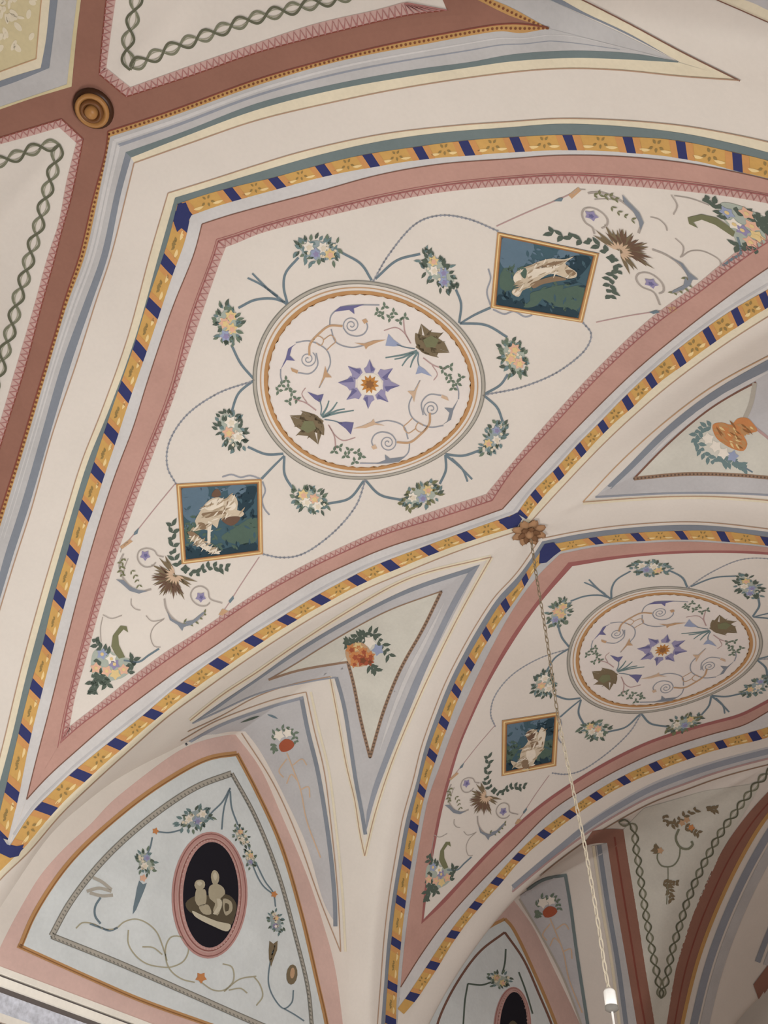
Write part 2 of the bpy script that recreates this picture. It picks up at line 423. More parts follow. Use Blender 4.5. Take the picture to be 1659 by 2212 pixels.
def fair(pts, sig=16.0):
    """irons the small kinks out of a traced line"""
    c = cr(pts, 6.0); n = max(4, int(clen(c)/6.0)); c = resample(c, n); k = max(1, int(sig/6.0*2.2)); w = np.exp(-0.5*(np.arange(-k, k+1)*6.0/sig)**2); w /= w.sum()
    pad = np.concatenate([2*c[0]-c[1:k+1][::-1], c, 2*c[-1]-c[-k-1:-1][::-1]]) if n > k+1 else None
    if pad is None: return [tuple(p) for p in c]
    o = np.stack([np.convolve(pad[:, i], w, 'valid') for i in (0, 1)], 1); return [tuple(p) for p in o[::3]]+([tuple(o[-1])] if (len(o)-1) % 3 else [])
def fair_all(d):
    for k in d:
        if len(d[k]) > 3: d[k] = fair(d[k])
class Ribbon:
    """gold ribbon wound with blue, as a strip between two edges"""
    def __init__(s, A, B, wraps, slant, width, parent, place=hit):
        s.n = int(clen(cr(A))/5); s.a, s.b = matched(A, B, s.n); s.place = place
        k = np.array([1, 2, 3, 2, 1])/9.0
        for i in (0, 1): s.b[2:-2, i] = np.convolve(s.b[:, i], k, 'valid')
        s.par = parent
        s.mid = (s.a+s.b)/2; s.len = clen(s.mid)
        Paint(place, 3).band([tuple(p) for p in s.a[::3]], [tuple(p) for p in s.b[::3]]).done('gold_ribbon', parent, 'gold')
        us = []
        for w in wraps:
            i = int(np.argmin(np.sum((s.mid-np.array(w))**2, 1))); us.append(i/s.n)
        us.sort()
        for u in us:
            s.piece('blue_wrap', u-width/2/s.len, u+width/2/s.len, 0, 1, slant, 'blue', 4)
        o = Paint(place, 4); mo = Paint(place, 5); hi = Paint(place, 4)
        ds = [us[i+1]-us[i] for i in range(len(us)-1)]
        for i in range(len(us)-1):
            d = ds[i]; hw = width/2/s.len
            if d < .4*np.median(ds): continue
            s.piece(None, us[i]+hw, us[i]+hw+.13*d, 0, 1, slant, None, 4, o)
            s.piece(None, us[i+1]-hw-.13*d, us[i+1]-hw, 0, 1, slant, None, 4, o)
            for q in (.30, .70):
                c0 = s.ev(us[i]+(q-.10)*d, .70); c1 = s.ev(us[i]+q*d, .74); c2 = s.ev(us[i]+(q+.10)*d, .70)
                wd = np.linalg.norm(s.ev(us[i]+q*d, 1)-s.ev(us[i]+q*d, 0)); hi.strip([tuple(c0), tuple(c1), tuple(c2)], wd*.2, taper=True)
            um = us[i]+.51*d; dr = s.ev(um+.02*d, .5)-s.ev(um, .5); an = math.atan2(dr[1], dr[0])
            for dv, du, ra in ((.3, -.02, -2.2), (.3, .02, -.9), (.55, 0, 1.5), (.5, -.06, 2.6), (.5, .06, .5)):
                q = s.ev(um+du*d, dv); mo.leaf(q[0], q[1], wd*.30, wd*.17, an+ra)
        o.done('orange_shade', parent, 'orange'); hi.done('ribbon_highlight', parent, 'goldlight'); mo.done('leaf_motif', parent, 'goldolive')
    def ev(s, u, v):
        x = min(max(u, 0), 1)*s.n; i = min(s.n-1, int(x)); f = x-i
        p = s.a[i]+(s.a[i+1]-s.a[i])*f; q = s.b[i]+(s.b[i+1]-s.b[i])*f; return p+(q-p)*v
    def piece(s, name, u0, u1, v0, v1, slant, m, layer, into=None):
        p = into or Paint(s.place, layer); sl = slant/s.len; k = 4
        rows = []
        for j in range(k+1):
            v = v0+(v1-v0)*j/k; off = sl*(v-.5 + .35*math.sin(math.pi*v)*0)
            rows.append(p._add([s.ev(u0+off+(u1-u0)*i/3, v) for i in range(4)]))
        for j in range(k):
            for i in range(3): p._face((rows[j][i], rows[j][i+1], rows[j+1][i+1], rows[j+1][i]))
        if not into: p.done(name, s.par, m)

def sub(name):
    o = bpy.data.objects.new(name, None); COL.objects.link(o); o.parent = C; return o

# --- first kite: left limb (from the top corner downwards) and top limb (from the top corner to the right)
A1 = dict(
 L1l=K(0,0,'1090,1250 975,1640')+K(0,1,'830,520 660,1000 530,1330 430,1650')+K(0,2,'260,560 130,1040 20,1500 -70,1850'),
 L1t=K(0,0,'1090,1250 1380,1160')+K(1,0,'0,1070 300,980 800,870 1300,810')+K(2,0,'0,785 300,765 700,775 1100,810 1400,860 1659,915 2000,1010 2500,1220'),
 L2l=K(0,0,'1135,1280 1030,1650')+K(0,1,'880,520 705,1000 570,1330 470,1650')+K(0,2,'305,560 175,1040 65,1500 -30,1850'),
 L2t=K(0,0,'1135,1280 1380,1205')+K(1,0,'0,1120 400,1005 800,915 1200,858')+K(2,0,'0,822 300,800 700,815 1100,860 1400,920 1659,985 2000,1090 2500,1320'),
 R0l=K(0,0,'1150,1320 1090,1560')+K(0,1,'960,280 875,560 770,860 685,1110 595,1380 515,1630')+K(0,2,'435,260 350,540 280,840 195,1130 120,1430')+K(0,3,'35,130 -40,440'),
 R0t=K(0,0,'1150,1320 1380,1245')+K(1,0,'0,1175 110,1150 400,1070 700,1000 1030,950 1330,910')+K(2,0,'0,885 340,870 700,880 1070,905 1410,975 1659,1035 2000,1140 2500,1380'),
 R1l=K(0,0,'1235,1395 1200,1560')+K(0,1,'1130,90 1035,370 940,650 840,930 755,1190 670,1440 600,1659')+K(0,2,'580,40 505,300 420,590 345,880 265,1190 190,1490')+K(0,3,'120,180 60,420 0,640'),
 R1t=K(0,0,'1235,1395 1450,1320')+K(1,0,'0,1262 150,1220 450,1140 760,1080 1080,1030 1400,1003')+K(2,0,'50,980 400,968 800,988 1140,1028 1500,1112 1659,1150 2000,1250 2500,1480'),
 P0l=K(0,0,'1310,1450 1260,1640')+K(0,1,'1120,330 960,800 860,1120 760,1380 665,1659')+K(0,2,'540,420 440,800 330,1240 230,1620')+K(0,3,'170,205'),
 P0t=K(0,0,'1310,1450 1480,1395')+K(1,0,'0,1345 400,1240 800,1130 1200,1060')+K(2,0,'0,1025 300,1003 700,1010 1100,1048 1400,1100 1659,1158 2000,1260 2500,1490'),
 Q0l=K(0,0,'1415,1560 1385,1659')+K(0,1,'1240,400 1110,880 975,1220 815,1640')+K(0,2,'706,300 600,640 500,1000 430,1290 395,1490'),
 Q0t=K(0,0,'1415,1560 1550,1520')+K(1,0,'0,1480 400,1370 800,1275 1200,1200')+K(2,0,'0,1150 350,1130 700,1145 1100,1180 1400,1220 1659,1262 2000,1340 2500,1530'),
 Q1l=K(0,0,'1465,1600 1440,1659')+K(0,1,'1290,430 1150,850 1020,1210 862,1640')+K(0,2,'750,300 640,650 550,980 490,1180 450,1390'),
 Q1t=K(0,0,'1465,1600 1560,1565')+K(1,0,'0,1520 400,1415 800,1320 1200,1245')+K(2,0,'0,1200 350,1185 700,1200 1100,1235 1400,1270 1659,1315 2000,1390 2500,1560'))
# bottom limb: from the left tip to the middle corner, and from the middle corner to the right
B1 = dict(
 Q1a=Pt('149,1570 221,1514 293,1456 365,1403 400,1382 472,1334 545,1286 617,1242 689,1204 762,1170 800,1153 853,1133 920,1109 1050,1067'),
 Q1b=[(1050,1067)]+K(2,1,'0,1340 280,1020 560,720 900,400 1200,180')+[(1586,547),(1659,497),(1760,440),(1900,400)],
 Q0a=Pt('129,1605 172,1567 245,1513 317,1457 389,1405 472,1346 545,1297 617,1255 689,1217 762,1183 800,1166 853,1146 953,1116 1063,1080'),
 Q0b=[(1063,1080)]+K(2,1,'0,1390 300,1060 600,740 930,440 1230,220 1480,30')+[(1659,522),(1760,470),(1920,430)],
 P0a=Pt('57,1727 100,1680 172,1615 245,1552 317,1497 389,1444 472,1389 545,1336 617,1290 689,1247 762,1213 800,1196 853,1176 953,1145 1085,1099'),
 P0b=[(1085,1099)]+K(2,1,'250,1290 500,1030 800,740 1100,490 1400,260 1659,75')+[(1760,520),(1920,480)],
 R1a=Pt('20,1829 67,1756 110,1713 143,1680 221,1615 305,1548 377,1487 452,1432 528,1382 602,1336 677,1290 752,1249 800,1225 906,1184 990,1153 1117,1108'),
 R1b=[(1117,1108)]+K(2,1,'130,1530 290,1370 425,1220 580,1065 730,910 890,760 1065,610 1250,470 1440,340 1659,215')+[(1760,570),(1940,510)],
 R0a=Pt('0,1879 50,1832 120,1749 201,1671 276,1605 348,1543 421,1486 494,1435 566,1386 636,1341 711,1298 786,1258 863,1226 943,1193 1020,1166 1128,1133'),
 R0b=[(1128,1133)]+K(2,1,'200,1560 330,1430 470,1280 630,1110 790,970 950,820 1130,690 1320,550 1500,430 1659,330')+[(1760,606),(1940,540)],
 L1a=Pt('-20,1922 10,1889 60,1842 131,1759 213,1680 293,1608 365,1545 431,1497 500,1447 545,1416 617,1369 689,1325 762,1286 800,1267 853,1245 986,1191 1132,1142'),
 L1b=[(1132,1142)]+K(2,1,'330,1490 650,1160 1000,850 1350,590 1659,390')+[(1760,625),(1940,560)])
fair_all(A1); fair_all(B1)
for s in ('l', 't'):
    bandpart('yellow_band', A1['L1'+s], A1['L2'+s], 'paleyellow', 1)
    bandpart('shadow_band', A1['L2'+s], A1['R0'+s], 'tealgrey', 2)
    linepart('fine_line', A1['L1'+s], 2.2, 'line')
    bandpart('light_band', A1['R1'+s], A1['P0'+s], 'lightgrey', 1)
    bandpart('pink_band', A1['P0'+s], A1['Q0'+s], 'pink', 2)
    linepart('fine_line', A1['P0'+s], 2.2, 'brownline')
    linepart('fine_line', mix(A1['P0'+s], A1['Q0'+s], .9), 1.6, 'lacedark', 3)
    bandpart('lace_band', A1['Q0'+s], A1['Q1'+s], 'lace', 2)
    linepart('fine_line', A1['Q0'+s], 3, 'lacedark', 4)
    zigzag('lace_scallops', A1['Q0'+s], A1['Q1'+s], C, 'lacemid', 15)
for s in ('a', 'b'):
    bandpart('yellow_band', B1['R0'+s], B1['L1'+s], 'paleyellow', 1)
    linepart('fine_line', B1['L1'+s], 2.2, 'line')
    bandpart('light_band', B1['P0'+s], B1['R1'+s], 'lightgrey', 1)
    linepart('lavender_line', mix(B1['P0'+s], B1['R1'+s], .75), 5, 'lavgrey', 2)
    bandpart('pink_band', B1['Q0'+s], B1['P0'+s], 'pink', 2)
    linepart('fine_line', B1['P0'+s], 2.6, 'brownline')
    bandpart('lace_band', B1['Q1'+s], B1['Q0'+s], 'lace', 2)
    linepart('fine_line', B1['Q0'+s], 2.4, 'lacedark', 4)
    zigzag('lace_scallops', B1['Q0'+s], B1['Q1'+s], C, 'lacemid', 12, 2.4)
rb = sub('ribbon_border')
WL = K(0,1,'1090,50 990,330 905,610 810,880 720,1150 635,1410 550,1650')+K(0,2,'470,280 390,570 310,855 230,1150 155,1440')+K(0,3,'75,150')
Ribbon(A1['R0l'], A1['R1l'], [(397,478)]+WL+[(10,1815)], 17, 24, rb)
WT = [(503,420)]+K(1,0,'135,1185 445,1095 755,1035 1070,990 1370,955')+K(2,0,'30,930 380,920 760,930 1100,965 1465,1045')+[(1712,385),(1830,430)]
Ribbon(A1['R0t'], A1['R1t'], [(400,452)]+WT, 12, 21, rb)
WB = Pt('7,1856 100,1749 177,1675 254,1607 331,1546 401,1490 473,1434 547,1383 622,1339 694,1295 769,1254 843,1219 925,1188 1006,1159 1098,1128')
Ribbon(B1['R1a'], B1['R0a'], WB, 14, 24, rb)
WR = [(1118,1122)]+K(2,1,'155,1555 310,1405 445,1255 600,1100 755,950 920,815 1090,665 1280,520 1470,390 1650,280')+[(1780,590)]
Ribbon(B1['R1b'], B1['R0b'], WR, -5, 17, rb)
Paint(hit, 5).poly([(384,441),(402,436),(414,464),(406,480),(392,492),(383,500),(376,480)]).done('blue_wrap', rb, 'blue')
Paint(hit, 5).poly([(1098,1116),(1117,1106),(1128,1120),(1117,1137),(1095,1136),(1078,1128)]).done('blue_wrap', rb, 'blue')

Paint(hit, 6).poly([(-30,1800),(2,1806),(14,1824),(30,1829),(50,1824),(38,1848),(20,1853),(-4,1842),(-30,1838)]).done('blue_wrap', rb, 'blue')
Paint(hit, 5).poly([(-30,1838),(-4,1842),(20,1853),(30,1850),(0,1880),(-30,1905)]).done('gold_ribbon', rb, 'gold')

# --- second kite
A2 = dict(
 L2l=K(2,2,'195,190 105,330 20,440')+K(1,2,'1580,540 1450,735 1340,930 1250,1110 1170,1310 1090,1540')+K(1,3,'1040,90 975,320 930,560 885,830 853,1100 830,1400 810,1659 800,1850'),
 L2t=K(2,2,'195,190 460,138 800,98 1200,83 1659,128 2000,175'),
 R0l=K(2,2,'215,215 110,360 30,480')+K(1,2,'1590,580 1470,770 1360,960 1270,1140 1190,1340 1110,1560')+K(1,3,'1050,130 995,350 950,590 905,850 875,1110 850,1400 835,1640 825,1850'),
 R0t=K(2,2,'215,215 500,165 770,135 1060,120 1340,120 1659,160 2000,210'),
 R1l=K(2,2,'290,258 170,340 100,450 30,560')+K(1,2,'1640,620 1520,800 1420,980 1320,1180 1240,1390 1165,1600')+K(1,3,'1095,160 1045,400 1000,640 965,890 935,1160 912,1430 905,1640 900,1850'),
 R1t=K(2,2,'290,258 560,205 840,185 1130,175 1400,190 1659,215 2000,265'),
 P0l=K(2,2,'312,270 160,420 0,640')+K(1,2,'1500,930 1370,1200 1270,1430 1190,1650')+K(1,3,'1120,180 1060,480 1000,850 960,1150 935,1420'),
 P0t=K(2,2,'312,270 560,222 840,200 1130,190 1400,203 1659,228 2000,280'),
 Q0l=K(2,2,'365,325 165,570 -20,830')+K(1,2,'1480,1120 1385,1330 1305,1520')+K(1,3,'1250,30 1190,250 1140,500 1095,750 1070,1010'),
 Q0t=K(2,2,'365,325 700,280 1100,250 1659,258 2000,310'),
 Q1l=K(2,2,'390,350 180,590 0,850')+K(1,2,'1500,1120 1400,1330 1320,1520')+K(1,3,'1270,30 1210,250 1160,500 1115,750 1085,980'),
 Q1t=K(2,2,'390,350 700,300 1100,267 1659,275 2000,325'),
 Q1b=K(1,3,'1085,980 1200,860 1350,700 1500,540 1659,390')+Pt('1173,1732 1259,1674 1331,1633 1404,1599 1476,1575 1548,1555 1597,1542 1659,1510 1770,1448'),
 Q0b=K(1,3,'1070,1010 1210,885 1360,720 1510,560 1659,415')+Pt('1176,1738 1262,1680 1334,1639 1406,1605 1478,1581 1550,1561 1599,1548 1660,1517 1770,1456'),
 P0b=K(1,3,'935,1420 1080,1190 1250,960 1450,740 1659,530')+Pt('1189,1752 1259,1705 1331,1664 1404,1630 1476,1604 1548,1582 1609,1565 1659,1536 1770,1478'),
 R1b=K(1,3,'915,1560 975,1480 1100,1290 1240,1080 1380,900 1530,730')+Pt('1106,1854 1159,1802 1219,1756 1259,1727 1331,1683 1404,1649 1476,1622 1548,1601 1609,1584 1659,1570 1770,1530'),
 R0b=K(1,3,'905,1650 1030,1510 1170,1300 1300,1090 1440,910 1590,740')+Pt('1129,1852 1186,1804 1259,1749 1331,1704 1404,1671 1476,1643 1548,1619 1635,1599 1659,1592 1770,1554'))
fair_all(A2)
for s in ('l', 't'):
    bandpart('shadow_band', A2['L2'+s], A2['R0'+s], 'bluegrey', 1)
    linepart('fine_line', [(x-(8 if s == 'l' else 0), y-(2 if s == 'l' else 7)) for x, y in A2['L2'+s]], 2, 'line')
    bandpart('light_band', A2['R1'+s], A2['P0'+s], 'grey', 1)
    bandpart('pink_band', A2['P0'+s], A2['Q0'+s], 'pink', 2)
    bandpart('lace_band', A2['Q0'+s], A2['Q1'+s], 'lacedark', 2)
bandpart('light_band', A2['P0b'], A2['R1b'], 'lightgrey', 1)
bandpart('pink_band', A2['Q0b'], A2['P0b'], 'pink', 2)
linepart('fine_line', A2['P0b'], 2.4, 'brownline')
bandpart('lace_band', A2['Q1b'], A2['Q0b'], 'lacedark', 2)
rb2 = sub('ribbon_border')
Ribbon(A2['R0t'], A2['R1t'], [(1188,1186)]+K(2,2,'540,180 810,150 1095,135 1370,150 1655,170'), 14, 18, rb2)
Ribbon(A2['R0l'], A2['R1l'], [(1186,1192)]+K(2,2,'85,430')+K(1,2,'1610,605 1490,790 1385,975 1300,1165 1215,1365 1140,1580')+K(1,3,'1070,145 1020,375 975,610 935,865 905,1130 880,1415 860,1640'), 10, 18, rb2)
Ribbon(A2['R1b'], A2['R0b'], K(1,3,'1015,1490 1140,1280 1280,1075 1415,895 1560,735')+K(2,3,'40,580 205,435 375,300')+Pt('1288,1723 1348,1688 1416,1655 1486,1630 1558,1606 1628,1590 1700,1568'), 7, 19, rb2)

Paint(hit, 5).poly([(1166,1190),(1176,1174),(1196,1170),(1212,1188),(1196,1200),(1180,1214),(1164,1216)]).done('blue_wrap', rb2, 'blue')

# --- the bay above: terracotta bands that cross at the turned boss
TB = dict(
 i1=K(0,0,'690,440 845,565'), o1=K(0,0,'645,480 820,625'),
 ir=K(0,0,'845,565 1250,420 1659,280')+K(1,0,'400,150 800,60 960,15'), orr=K(0,0,'820,625 1250,485 1659,342')+K(1,0,'500,210 1000,95 1240,65'),
 g0=K(0,0,'700,850 1100,720 1659,515')+K(1,0,'400,400 800,300 1200,220 1659,150')+[(1184,58)],
 g1=K(0,0,'715,885 1100,757 1659,555')+K(1,0,'500,405 1000,302 1659,200')+[(1106,72),(1186,61)],
 b0=K(0,0,'815,985 1200,848 1659,670')+K(1,0,'500,545 1000,452 1400,398')+K(2,0,'0,350 400,325 800,345 1080,395'),
 b1=K(0,0,'850,1020 1200,882 1659,712')+K(1,0,'500,582 1000,492 1400,432')+K(2,0,'0,395 400,372 800,385 1080,402'),
 t=K(0,0,'870,1055 1250,920 1659,780')+K(1,0,'500,660 1000,560 1659,465')+K(2,0,'350,440 700,450 1100,490 1475,515'),
 dg0=K(0,0,'700,850 690,960 600,1300 515,1659')+K(0,1,'430,250 340,560 220,950 100,1350 10,1630 -40,1800'),
 dg1=K(0,0,'715,885 640,1260 550,1659')+K(0,1,'440,300 330,660 200,1100 60,1560 -20,1820'),
 db0=K(0,0,'815,985 745,1250 655,1659')+K(0,1,'550,290 400,700 270,1150 140,1600')+K(0,2,'30,280 -30,500'),
 db1=K(0,0,'850,1020 785,1250 700,1659')+K(0,1,'600,290 460,700 325,1150 195,1600')+K(0,2,'85,280 0,560'),
 dt=K(0,0,'870,1055 810,1300 720,1659')+K(0,1,'620,300 500,680 340,1150 200,1650')+K(0,2,'100,300 20,560 -40,760'),
 do=K(0,0,'540,900 460,1290 400,1500 360,1659')+K(0,1,'270,320 170,700 50,1080 -60,1440'),
 di=K(0,0,'495,925 430,1180 380,1450 310,1659')+K(0,1,'220,330 110,700 20,1010 -110,1440'),
 c2o=K(0,0,'400,770 540,900'), c2i=K(0,0,'385,825 495,925'),
 lo=K(0,0,'400,770 200,830 -60,910'), li=K(0,0,'385,825 200,880 -60,950'),
 lu=K(0,0,'465,560 200,640 -60,730'), ul=K(0,0,'465,560 500,200 525,0 540,-120'),
 uo=K(0,0,'645,480 660,300 690,0 705,-120'), ui=K(0,0,'690,440 715,250 750,0 770,-120'))
fair_all(TB)
# terracotta fields
Paint(hit, .6).poly([(150,183),(218,146),(288,212),(238,292),(178,314),(126,254)]).done('terracotta_crossing', C, 'terra')
Paint(hit, 1).band(TB['orr'], TB['g0']).done('terracotta_band', C, 'terra')
Paint(hit, 1).band(TB['do'], TB['dg0']).done('terracotta_band', C, 'terra')
Paint(hit, 1).band(TB['lu'], TB['lo']).done('terracotta_band', C, 'terra')
Paint(hit, 1).band(TB['ul'], TB['uo']).done('terracotta_band', C, 'terra')
Paint(hit, 1).poly([TB['ul'][0], TB['uo'][0], TB['o1'][1], TB['g0'][0], TB['do'][0], TB['lo'][0]]).done('terracotta_crossing', C, 'terra')
Paint(hit, 1).poly([(966,22),(1184,58),(1100,22),(1060,0),(990,-40),(940,-40)]).done('terracotta_band', C, 'terra')
for o, i in (('orr','ir'), ('o1','i1'), ('do','di'), ('c2o','c2i'), ('lo','li'), ('uo','ui')):
    Paint(hit, 2).band(TB[o], TB[i]).done('lace_band', C, 'lace')
    linepart('fine_line', TB[o], 3, 'terradark', 3)
    zigzag('lace_scallops', TB[o], TB[i], C, 'lacemid', 14, 3)
for a, b in (('g0','g1'), ('dg0','dg1')):
    Paint(hit, 2).band(TB[a], TB[b]).done('gold_lace', C, 'goldlace'); linepart('fine_line', TB[a], 3, 'terradark', 3)
    dots('lace_dots', TB[a], TB[b], C, 'browndot', 10, 3)
up0 = [(1186,61),(1106,17),(1066,0),(1010,-25)]; up1 = [(1180,58),(1106,35),(1033,0),(980,-25)]
Paint(hit, 2).band(up0, up1).done('gold_lace', C, 'goldlace'); dots('lace_dots', up0, up1, C, 'browndot', 10, 3)
for g1, b0, b1, t in (('g1','b0','b1','t'), ('dg1','db0','db1','dt')):
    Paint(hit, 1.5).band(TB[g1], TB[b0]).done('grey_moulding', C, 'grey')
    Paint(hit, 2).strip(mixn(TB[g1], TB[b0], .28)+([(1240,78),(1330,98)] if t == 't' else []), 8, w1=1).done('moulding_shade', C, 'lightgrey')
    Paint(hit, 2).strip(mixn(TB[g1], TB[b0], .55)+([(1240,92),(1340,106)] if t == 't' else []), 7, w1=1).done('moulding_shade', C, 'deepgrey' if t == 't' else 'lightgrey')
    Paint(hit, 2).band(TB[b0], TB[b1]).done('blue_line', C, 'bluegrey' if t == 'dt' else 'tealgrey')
    Paint(hit, 1).band(TB[b1], TB[t]).done('yellow_band', C, 'paleyellow' if t == 't' else 'lightgrey'); linepart('fine_line', TB[t], 2.6, 'line')
# right-hand tip of that bay's triangle
Paint(hit, .8).poly([(1186,61),(1106,17),(1040,-14),(1160,-14),(1183,-3),(1239,24),(1339,70),(1455,128),(1373,116),(1239,109),(1106,118),(1106,72)]).done('grey_moulding', C, 'grey')
tu0 = [(1160,-14),(1183,-3),(1239,22),(1339,66),(1466,131)]; tu1 = [(1190,-14),(1215,0),(1262,26),(1360,72),(1468,133)]; tut = [(1230,-14),(1259,0),(1373,57),(1473,110),(1600,173)]
Paint(hit, 2).band(tu0, tu1).done('blue_line', C, 'bluegrey'); Paint(hit, 1.6).band(tu1, tut).done('yellow_band', C, 'paleyellow'); linepart('fine_line', tut, 3, 'brownline')
linepart('fine_line', [(1515,-16),(1549,0),(1600,22),(1659,48),(1760,90)], 2.6, 'brownline'); Paint(hit, 1).band([(1515,-16),(1549,0),(1600,22),(1659,48),(1760,90)], [(1560,-16),(1590,-6),(1630,8),(1659,22),(1760,60)]).done('yellow_band', C, 'paleyellow')
Paint(hit, 1).band([(1560,-16),(1590,-6),(1630,8),(1659,22),(1760,60)], [(1610,-16),(1640,-10),(1659,-4),(1760,36)]).done('blue_line', C, 'lavgrey')
def other_arm(pl):
    P = lambda ly: Paint(pl, ly)
    P(1).band(TB['orr'], TB['g0']).done('terracotta_band', C, 'terra'); P(1).poly([(966,22),(1184,58),(1100,22),(1060,0),(990,-40),(940,-40)]).done('terracotta_band', C, 'terra')
    P(2).band(TB['orr'], TB['ir']).done('lace_band', C, 'lace'); P(3).strip(TB['orr'], 3).done('fine_line', C, 'terradark'); zigzag('lace_scallops', TB['orr'], TB['ir'], C, 'lacemid', 14, 3, 4, pl)
    for e, f in (('g0', 'g1'), (up0, up1)):
        e = TB[e] if isinstance(e, str) else e; f = TB[f] if isinstance(f, str) else f
        P(2).band(e, f).done('gold_lace', C, 'goldlace'); dots('lace_dots', e, f, C, 'browndot', 10, 3, 4, pl)
    P(1.5).band(TB['g1'], TB['b0']).done('grey_moulding', C, 'grey'); P(2).band(TB['b0'], TB['b1']).done('blue_line', C, 'bluegrey'); P(1).band(TB['b1'], TB['t']).done('yellow_band', C, 'paleyellow'); P(3).strip(TB['t'], 2.6).done('fine_line', C, 'line')
    P(.8).poly([(1186,61),(1106,17),(1040,-14),(1160,-14),(1183,-3),(1239,24),(1339,70),(1455,128),(1373,116),(1239,109),(1106,118),(1106,72)]).done('grey_moulding', C, 'grey')
    P(2).band(tu0, tu1).done('blue_line', C, 'bluegrey'); P(1.6).band(tu1, tut).done('yellow_band', C, 'paleyellow'); P(3).strip(tut, 3).done('fine_line', C, 'brownline')
for fx, fy in ((0, 1), (1, 1), (1, 0)): other_arm(repeated(fx, fy))
# far side kite above: grey moulding and ochre-washed field
ulx = K(0,0,'435,545 475,200 500,0 515,-120'); lux = K(0,0,'435,545 200,625 -60,712')
fb0u = K(0,0,'320,440 345,250 375,0 390,-120'); fb1u = K(0,0,'265,440 300,250 325,0 340,-120'); ftu = K(0,0,'235,380 270,0 285,-120')
fb0l = K(0,0,'320,440 100,530 -60,585'); fb1l = K(0,0,'265,440 100,490 -60,545'); ftl = K(0,0,'235,380 0,465 -60,490')
for a, e, b0, b1, t in ((TB['ul'], ulx, fb0u, fb1u, ftu), (TB['lu'], lux, fb0l, fb1l, ftl)):
    Paint(hit, 2).band(a, e).done('yellow_band', C, 'yellowwash'); Paint(hit, 1).band(e, b0).done('grey_moulding', C, 'grey')
    Paint(hit, 2).band(b0, b1).done('blue_line', C, 'bluegrey'); Paint(hit, 1).band(b1, t).done('light_band', C, 'paleyellow'); linepart('fine_line', t, 2.2, 'tan')
Paint(hit, 1).poly([(78,127),(90,0),(95,-40),(-20,-40),(-20,163)]).done('ochre_field', C, 'yellowwash')
pf = Paint(hit, 2)
for _ in range(26):
    x, y = random.uniform(-5, 72), random.uniform(-10, 118); pf.ell(x, y, random.uniform(5, 13), random.uniform(3, 7), random.uniform(0, 3))
pf.done('ochre_clouds', C, 'paleyellow')

def guilloche(px, amp, pitch, parent, w=3.0, layer=3, hit=hit):
    c = cr(px, 4); L = clen(c); n = int(L/pitch)*12; c = resample(c, n); t = np.gradient(c, axis=0); t /= np.linalg.norm(t, axis=1)[:, None]; nn = np.stack([-t[:, 1], t[:, 0]], 1)
    ph = np.linspace(0, math.pi*n/12, n+1)
    o = bpy.data.objects.new('guilloche_border', None); COL.objects.link(o); o.parent = parent
    for sg, m in ((1, 'guil'), (-1, 'guildark')):
        Paint(hit, layer + (sg < 0)).strip([tuple(p) for p in c+nn*(sg*amp*np.sin(ph))[:, None]], w*1.8, smooth=False).done('guilloche_strand', o, m)
    p = Paint(hit, layer)
    for sg in (1, -1): p.strip([tuple(q) for q in c+nn*(sg*amp*.55*np.sin(ph))[:, None]], w*.7, smooth=False)
    p.done('guilloche_inner', o, 'guilmid')
guilloche(K(0,0,'905,-60 880,20 870,90 845,200 825,320 845,450'), 13, 38, C)
guilloche(K(0,0,'845,430 940,390 1060,335 1170,290 1290,245 1400,205 1520,160 1640,120')+K(1,0,'100,90 220,60 340,30 480,0 640,-40'), 13, 38, C)
for fx, fy in ((0, 1), (1, 1), (1, 0)):
    guilloche(K(0,0,'845,430 940,390 1060,335 1170,290 1290,245 1400,205 1520,160 1640,120')+K(1,0,'100,90 220,60 340,30 480,0 640,-40'), 13, 38, C, hit=repeated(fx, fy))
guilloche(K(0,0,'-60,1060 40,1035 160,990 270,950 385,935'), 12, 38, C)
guilloche(K(0,0,'385,935 355,1070 320,1190 290,1310 260,1430 230,1540 200,1640')+K(0,1,'150,180 110,300 90,410 60,520 30,630 0,740 -60,900'), 12, 39, C)

